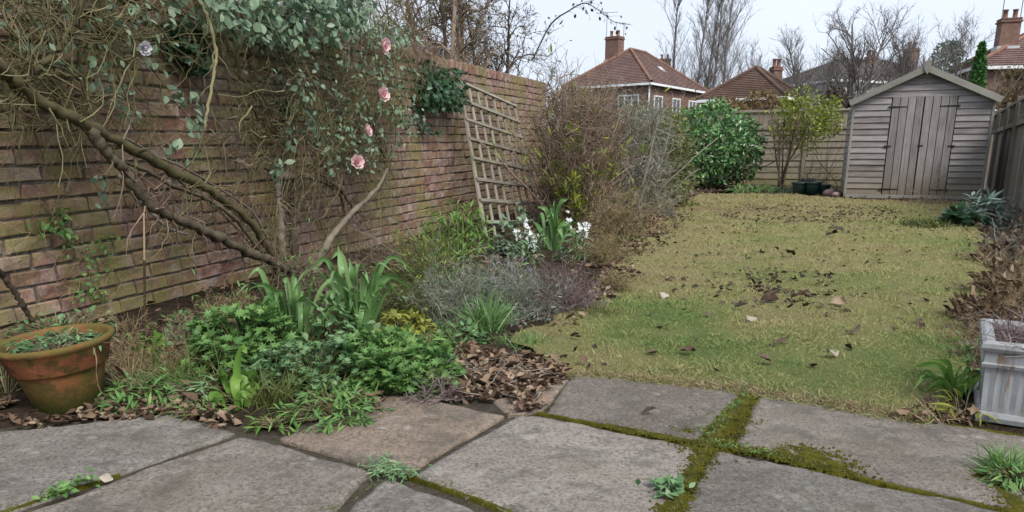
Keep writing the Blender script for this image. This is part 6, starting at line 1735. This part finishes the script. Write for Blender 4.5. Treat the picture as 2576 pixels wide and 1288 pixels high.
# ------------------------------------------------------------------ moss in the joints
def moss_strip(m_, pts, w0, w1, z=0.006, seed=1):
    P = np.array([G(*p)[:2] for p in pts]); P = smooth_path(np.c_[P, np.zeros(len(P))], max(20, int(np.linalg.norm(np.diff(P, axis=0), axis=1).sum() / 0.008)))[:, :2]
    t = nrm(np.gradient(P, axis=0)); s = np.c_[-t[:, 1], t[:, 0]]
    k = 9; n = len(P); u = np.linspace(-1, 1, k)
    w0, w1 = w0 * 0.75, w1 * 0.75
    wl_ = np.linspace(w0, w1, n) * (0.45 + 1.1 * fbm(P[:, 0] * 16 + seed, P[:, 1] * 16, seed)); wr_ = np.linspace(w0, w1, n) * (0.45 + 1.1 * fbm(P[:, 0] * 16 + seed, P[:, 1] * 16, seed + 9))
    ww = np.where(u[None] < 0, wl_[:, None], wr_[:, None])
    XY = P[:, None] + s[:, None] * (u[None, :, None] * ww[:, :, None])
    edge = 1 - np.abs(u)[None] ** 4
    Z = -0.012 + (z * 0.25 + 0.010 + 0.006 * fbm(XY[..., 0] * 60, XY[..., 1] * 60, seed)) * edge
    V = np.concatenate([XY.reshape(-1, 2), Z.reshape(-1, 1)], 1); id_ = np.arange(n * k).reshape(n, k)
    m_.add(V, np.stack([id_[:-1, :-1], id_[1:, :-1], id_[1:, 1:], id_[:-1, 1:]], -1).reshape(-1, 4))
    return P
m_ = MB()
joints = [([(-60, 1312), (60, 1268), (300, 1192)], 0.007, 0.003), ([(700, 1105), (800, 1135), (935, 1182), (1000, 1196)], 0.003, 0.004), ([(700, 1390), (820, 1290), (935, 1225), (1010, 1196)], 0.006, 0.002),
          ([(1010, 1196), (1100, 1150), (1270, 1050)], 0.005, 0.004), ([(1020, 1194), (1160, 1240), (1290, 1290), (1500, 1380)], 0.006, 0.010), ([(1350, 1036), (1500, 1065), (1600, 1088)], 0.004, 0.012), ([(1520, 1068), (1640, 1092), (1780, 1116)], 0.012, 0.016),
          ([(1640, 1385), (1700, 1270), (1780, 1118)], 0.024, 0.020), ([(1770, 1125), (1830, 1050), (1890, 985)], 0.040, 0.030), ([(1780, 1116), (1900, 1135), (2010, 1160), (2130, 1190)], 0.016, 0.022), ([(2110, 1186), (2300, 1232), (2620, 1302)], 0.008, 0.010), ([(2230, 1218), (2300, 1234), (2380, 1250)], 0.012, 0.006),
          ([(1270, 1045), (1370, 1032), (1435, 945)], 0.006, 0.010), ([(1440, 940), (1600, 948), (1880, 984)], 0.012, 0.016), ([(1900, 988), (2100, 1018), (2330, 1060)], 0.02, 0.022), ([(2330, 1060), (2600, 1100)], 0.012, 0.02), ([(2480, 1190), (2540, 1250), (2620, 1330)], 0.03, 0.045), ([(1960, 1132), (2040, 1142), (2125, 1175)], 0.022, 0.026), ([(1720, 1085), (1800, 1075), (1850, 1030)], 0.02, 0.02)]
paths = []
for i, (p, a, c) in enumerate(joints): paths.append(moss_strip(m_ if i not in (1, 2, 3, 12) else MB(), p, a, c, 0.004 if i not in (8, 17, 18, 16) else 0.009, i * 3 + 1))
ms = m_.part('joint_moss', M_MOSS, None, True, 'stuff'); tag(ms, 'olive yellow moss filling the joints between the paving slabs', 'moss')
m_ = MB()   # cushions of moss, ragged along the joints
TUFT = (np.array([(0.5, 0, 0), (0.15, 0.48, 0), (-0.4, 0.3, 0), (-0.4, -0.3, 0), (0.15, -0.48, 0), (0.2, 0.1, 0.5), (-0.15, -0.1, 0.55)]), np.array([(0, 1, 5), (1, 2, 6), (1, 6, 5), (2, 3, 6), (3, 4, 6), (4, 5, 6), (4, 0, 5)]))
for i, P in enumerate(paths):
    p, w0, w1 = joints[i]
    n = int(len(P) * {8: 44, 7: 30, 9: 26, 17: 55, 18: 32, 16: 36, 6: 20, 14: 24, 13: 20, 1: 1, 2: 1, 4: 1.5, 3: 1}.get(i, 2.5))
    ix = rng.integers(0, len(P), n); wd = (w0 + (w1 - w0) * ix / len(P)) * {17: 1.0, 18: 1.2, 8: 0.9}.get(i, 0.6)
    patch = fbm(P[ix, 0] * 9, P[ix, 1] * 9, 13) ; wd = wd * (0.25 + 1.6 * patch)
    q = P[ix] + rng.normal(size=(n, 2)) * wd[:, None]
    sz = rng.uniform(0.0045, 0.0095, n) * (1.0 if i in (6, 7, 8, 9, 13, 14, 16, 17, 18) else 0.42)
    m_.leaves(TUFT, np.c_[q, np.full(n, -0.002)], nrm(np.c_[rng.normal(size=(n, 2)), np.zeros(n)]), np.tile(UP, (n, 1)) + 0.1 * rng.normal(size=(n, 3)), sz, rng.random(n))
mc = m_.part('moss_cushions', M_MOSS, None, True, 'stuff'); tag(mc, 'small cushions of yellow olive moss spreading from the paving joints onto the slabs', 'moss')
m_ = MB()
for i, P in enumerate(paths):
    if i in (6, 7, 8, 9, 13, 14, 16, 17, 18, 0, 2, 4):
        n = int(len(P) * (5 if i in (8, 9, 7) else 2.5)); q = P[rng.integers(0, len(P), n)] + rng.normal(size=(n, 2)) * 0.012
        grass_blades(m_, np.c_[q, np.full(n, 0.004)], 0.014, 0.9, 0.0008, 0.4)
bl = m_.part('joint_grass', M_LF_OLIVE, None, True, 'stuff'); tag(bl, 'short fine grass sprouting from the mossy joints', 'grass')
# weeds in the joints
def joint_weed(label, pts, n, size, mat=M_LF_GER, tm=L_SMALL, sp=0.012):
    c0 = G(*pts[len(pts) // 2]); t = thing('joint_weed', label, 'weed', c0)
    P = np.array([G(*p) for p in pts]); q = P[rng.integers(0, len(P) - 1, n)]; 
    i = rng.integers(0, len(P) - 1, n); f = rng.random((n, 1)); q = P[i] * (1 - f) + P[i + 1] * f + rng.normal(size=(n, 3)) * [sp, sp, 0] + UP * rng.uniform(0.006, 0.02, (n, 1))
    part_leaves(t, 'leaf', tm, mat, q, rng.normal(size=(n, 3)) * [1, 1, 0.3] + UP * 0.2, UP + 0.3 * rng.normal(size=(n, 3)), size * rng.uniform(0.6, 1.3, n), min(60, n))
joint_weed('leafy weed in the joint at the bottom left corner', [(130, 1255), (180, 1235), (245, 1212)], 90, 0.020)
joint_weed('dark green weed tuft where four slabs meet, bottom middle', [(950, 1170), (985, 1195), (1020, 1205)], 190, 0.022, M_LF_TEAL, L_NARROW, 0.022)
joint_weed('small rosette weed in the joint right of the large centre slab', [(1650, 1240), (1685, 1225), (1710, 1245)], 60, 0.026, M_LF_TEAL, L_OVATE, 0.014)
joint_weed('line of tiny weeds in the mossy joint below the lawn', [(1770, 1110), (1830, 1040), (1880, 990)], 150, 0.013, M_LF_GER, L_NARROW, 0.01)
joint_weed('tiny weeds along the mossy joint on the right', [(1800, 1122), (1880, 1138), (1960, 1155)], 110, 0.012, M_LF_GER, L_NARROW, 0.008)

# ------------------------------------------------------------------ lawn grass
m_ = MB()
lp = LAWN[:, :2]; area_n = 190000
q = sample_poly(lp, 420000)
prob = np.clip((3.0 / q[:, 1]) ** 1.25, 0, 1.0)
q = q[rng.random(len(q)) < prob * 0.9]
n = len(q); dist = q[:, 1]
hgt = (0.010 + 0.022 * rng.random(n) ** 2) * (1 + 0.05 * dist) * (0.25 + 2.2 * fbm(q[:, 0] * 6, q[:, 1] * 6, 3) ** 2)
d = nrm(UP * 0.7 + rng.normal(size=(n, 3)) * [0.8, 0.8, 0.1])
s = nrm(np.cross(d, rng.normal(size=(n, 3)))) * (0.0009 + 0.00042 * dist)[:, None]
b0 = np.c_[q, lawn_z(q[:, 0], q[:, 1]) - 0.002]
V = np.stack([b0 - s, b0 + s, b0 + d * hgt[:, None]], 1).reshape(-1, 3)
g = np.clip(lawn_g(q[:, 0], q[:, 1]) + rng.normal(size=n) * 0.2, 0, 1)
m_.add(V, None, np.arange(n * 3).reshape(-1, 3), np.repeat(g, 3))
gr = m_.part('lawn_grass', M_GRASS, None, False, 'stuff'); tag(gr, 'short mossy grass of the lawn, straw coloured with green patches', 'grass')
m_ = MB()
q = sample_poly(LAWN0[:, :2], 900); q = q[rng.random(900) < np.clip(3.5 / q[:, 1], 0, 1)]
for p in q:
    k = int(rng.integers(8, 22)); g_ = float(np.clip(lawn_g(p[:1], p[1:2])[0] + rng.normal() * 0.18, 0, 1))
    st = np.c_[p + rng.normal(size=(k, 2)) * 0.018, np.zeros(k)]; st[:, 2] = lawn_z(st[:, 0], st[:, 1])
    grass_blades(m_, st, 0.02 + 0.035 * rng.random(), 0.7, 0.0009 + 0.0003 * p[1], 0.5, np.clip(g_ + rng.normal(size=k) * 0.12, 0, 1))
tf_ = m_.part('lawn_tufts', M_GRASS, None, True, 'stuff'); tag(tf_, 'longer uneven grass tufts standing up from the lawn', 'grass')
# longer fringe along the patio and the bed edge
m_ = MB(); allq = []
E = LAWN0[:6]; nf = 5200
i = rng.integers(0, 5, nf); f = rng.random((nf, 1)); q = E[i] * (1 - f) + E[i + 1] * f + np.abs(rng.normal(size=(nf, 1))) * [0.006, 0.022, 0] + [0, -0.004, 0.0]
q[:, 2] = lawn_z(q[:, 0], q[:, 1]) + 0.001
grass_blades(m_, q, 0.034, 1.0, 0.0010, 0.7)
fg = MB(); q = q[:2600] + rng.normal(size=(2600, 3)) * [0.02, 0.012, 0]; q[:, 2] = lawn_z(q[:, 0], q[:, 1]) + 0.001
grass_blades(fg, q, 0.03, 0.9, 0.0010, 0.6, np.clip(0.6 + 0.25 * rng.normal(size=2600), 0, 1))
fg = fg.part('green_fringe', M_GRASS, None, True, 'stuff'); tag(fg, 'green grass blades flopping from the lawn edge onto the slabs', 'grass')
fr_ = m_.part('lawn_fringe', M_STRAW, None, True, 'stuff'); tag(fr_, 'dry grass fringe hanging over the edge between lawn and paving', 'grass')

# ------------------------------------------------------------------ dead leaves
L_CRUMB = lobed_shape(5, 0.55, 0.2)
def litter(name, label, polys, mat, sizes=(0.03, 0.06), zf=None, tilt=0.45):
    m_ = MB()
    for poly, n, zhi in polys:
        gp = np.array([G(*p) for p in poly]); q = sample_poly(gp, n)
        keep = fbm(q[:, 0] * 3.5, q[:, 1] * 3.5, 71) > (0.44 if zhi < 0.03 else 0.2)
        q = q[keep]; n = len(q)
        z = np.maximum(bed_z(q[:, 0], q[:, 1]), 0.0) + 0.006 + zhi * rng.random(n) if zf is None else zf(q[:, 0], q[:, 1]) + 0.006 + zhi * rng.random(n)
        for tm, sel in ((L_DEAD, rng.random(n) < 0.5),):
            third = rng.random(n) < 0.34
            for T_, s_ in ((L_DEAD, sel & ~third), (L_DEAD2, ~sel & ~third), (L_CRUMB, third)):
                k = s_.sum(); a = rng.uniform(0, 2 * math.pi, k)
                yd = np.stack([np.cos(a), np.sin(a), tilt * 0.7 * rng.normal(size=k)], 1)
                m_.leaves(T_, np.c_[q[s_], z[s_]], yd, UP + tilt * rng.normal(size=(k, 3)), rng.uniform(*sizes, k), rng.random(k))
    o = m_.part(name, mat, None, True, 'stuff'); return tag(o, label, 'leaves')
litter('leaf_litter', 'brown dead leaves covering the bed soil under the plants', [(bed_px, 5200, 0.02), (bedr_px, 3000, 0.02), ([(1500, 810), (1565, 730), (1595, 660), (1700, 535), (1760, 486), (1720, 490), (1630, 560), (1520, 690), (1420, 800), (1340, 860)], 2600, 0.025), ([(0, 1040), (430, 1010), (590, 1070), (715, 1088), (1010, 975), (1240, 990), (1100, 950), (600, 980), (0, 1000)], 900, 0.015)], M_LF_DEAD)
litter('leaf_pile', 'pile of curled brown leaves where bed, lawn and paving meet', [([(1130, 890), (1250, 870), (1330, 890), (1430, 930), (1400, 975), (1290, 1005), (1180, 985), (1130, 950)], 1150, 0.014), ([(1280, 1000), (1350, 990), (1370, 1035), (1290, 1045)], 80, 0.02), ([(1380, 790), (1500, 775), (1520, 800), (1400, 820)], 80, 0.02), ([(430, 1000), (560, 1000), (580, 1060), (430, 1050)], 110, 0.025), ([(-20, 1000), (90, 1010), (100, 1062), (-20, 1085)], 90, 0.02), ([(60, 1050), (440, 1018), (600, 1075), (720, 1092), (715, 1104), (590, 1092), (430, 1046), (60, 1075)], 230, 0.01), ([(720, 1092), (1010, 975), (1240, 995), (1240, 1012), (1010, 1000), (760, 1098)], 260, 0.012), ([(2270, 1030), (2430, 1030), (2440, 1062), (2290, 1062)], 70, 0.02)], M_LF_DEAD, (0.012, 0.045), None, 0.45)
litter('lawn_litter', 'small dark wet leaves strewn over the lawn', [([(1850, 520), (2250, 520), (2280, 560), (1950, 570), (1800, 550)], 1100, 0.012), ([(1880, 690), (2080, 690), (2120, 790), (1850, 790)], 120, 0.01), (lawn_px, 800, 0.008), ([(1580, 640), (1720, 520), (1760, 530), (1640, 660), (1590, 720)], 420, 0.012), ([(1700, 640), (2000, 640), (1950, 760), (1650, 740)], 130, 0.01)], M_LF_DARKDEAD, (0.018, 0.05), lawn_z)
bigleaf = [  # photo place, length m, material, label
    (1900, 822, 0.085, M_LF_PALE, 'large pale curled leaf in the middle of the lawn'), (2125, 858, 0.085, M_LF_DARKDEAD, 'curled dark leaf on the lawn right of the pale curled leaf'), (2105, 915, 0.07, M_LF_PALE, 'pale narrow leaf lying on the front of the lawn'),
    (1708, 908, 0.09, M_LF_DEAD, 'brown leaf near the lawn front edge above the back slab'), (1682, 756, 0.07, M_LF_PALE, 'pale leaf on the green patch of the lawn'), (1676, 706, 0.08, M_LF_PALE, 'pale leaf by a dark hole at the left of the lawn'),
    (1955, 770, 0.11, M_LF_DEAD, 'long brown leaf first in the line of leaves across the lawn'), (1992, 765, 0.10, M_LF_DEAD, 'brown leaf second in the line across the lawn'), (2040, 758, 0.09, M_LF_DARKDEAD, 'dark leaf near the right of the line across the lawn'), (2085, 776, 0.10, M_LF_DEAD, 'leaf at the right end of the line across the lawn'),
    (2120, 586, 0.16, M_LF_DARKDEAD, 'largest dark leaf on the far lawn'), (2078, 601, 0.16, M_LF_DARKDEAD, 'dark leaf left of the largest dark leaf on the far lawn'), (2000, 656, 0.12, M_LF_DARKDEAD, 'small dark leaf midway up the lawn'), (1945, 882, 0.07, M_LF_DARKDEAD, 'dark twisted leaf below the pale curled leaf'),
    (1942, 930, 0.075, M_LF_DARKDEAD, 'dark leaf near the mossy front edge of the lawn'), (1846, 795, 0.08, M_LF_DARKDEAD, 'dark thin leaf left of the pale curled leaf'), (1916, 722, 0.10, M_LF_DARKDEAD, 'dark leaf pair above the line of leaves'),
    (1617, 1045, 0.05, M_LF_DARKDEAD, 'single curled brown leaf lying on the back paving slab'), (287, 1214, 0.042, M_LF_PALE, 'pale grey leaf on the bottom left joint'), (1147, 935, 0.055, M_LF_PALE, 'pale tan leaf at the left of the leaf pile'), (1475, 925, 0.05, M_LF_DEAD, 'upright tan leaf at the corner of lawn and paving'), (1225, 975, 0.07, M_LF_DEAD, 'reddish brown curled leaf at the front of the leaf pile'), (945, 1005, 0.055, M_LF_DEAD, 'brown leaf against the green bed edge on the buff slab')]
for i, (x, y, L, mt, lab) in enumerate(bigleaf):
    c = G(x, y); z = float(lawn_z(c[0], c[1])) + 0.012 if in_poly(np.array([c[0]]), np.array([c[1]]), LAWN)[0] else 0.008
    a = rng.uniform(-0.6, 0.6) + (0 if i % 2 else math.pi)
    up_ = 0.9 if 'upright' in lab else 0.1
    yd = np.array([math.cos(a), math.sin(a) * 0.6, up_])
    k = 7
    us = np.linspace(0, 1, k); wsd = 0.34 * np.sin(np.pi * np.clip(us, 0.03, 0.99)) ** 0.7
    wsd = wsd * rng.uniform(0.65, 1.1, k)
    L = L * 0.8
    tm = leaf_shape(list(wsd + 0.01), 0.35 * rng.choice([1, -0.7, 0.8]), -0.35 + 0.6 * rng.random())
    tm[0][:, 2] += 0.06 * rng.normal(size=len(tm[0])) + 0.08
    m_ = MB(); m_.leaves(tm, [np.array([c[0], c[1], z])], [yd], [UP + 0.35 * rng.normal(size=3) + np.array([0, -0.25, 0])], [L], 0.0)
    o = m_.part('fallen_leaf', mt, None, True); tag(o, lab, 'leaf', 'single fallen leaves')

ps = thing('fallen_twigs', 'thin dead twigs lying over the leaf pile and paving edge', 'twigs', G(1250, 960))
m_ = MB(); gp = np.array([G(*p) for p in [(1080, 930), (1420, 930), (1380, 1010), (1260, 1020), (980, 1020)]]); q = sample_poly(gp, 60); n = 60
P, Rr = grow(np.c_[q, np.full(n, 0.03)], rng.normal(size=(n, 3)) * [1, 1, 0.08], rng.uniform(0.06, 0.2, n), 0.0014, 5, 0.2); P[:, :, 2] = np.maximum(P[:, :, 2], 0.012); m_.tubes(P, Rr, 3, rng.random(n))
m_.part('sticks', M_TWIG_GREY, ps, True, 'stuff')
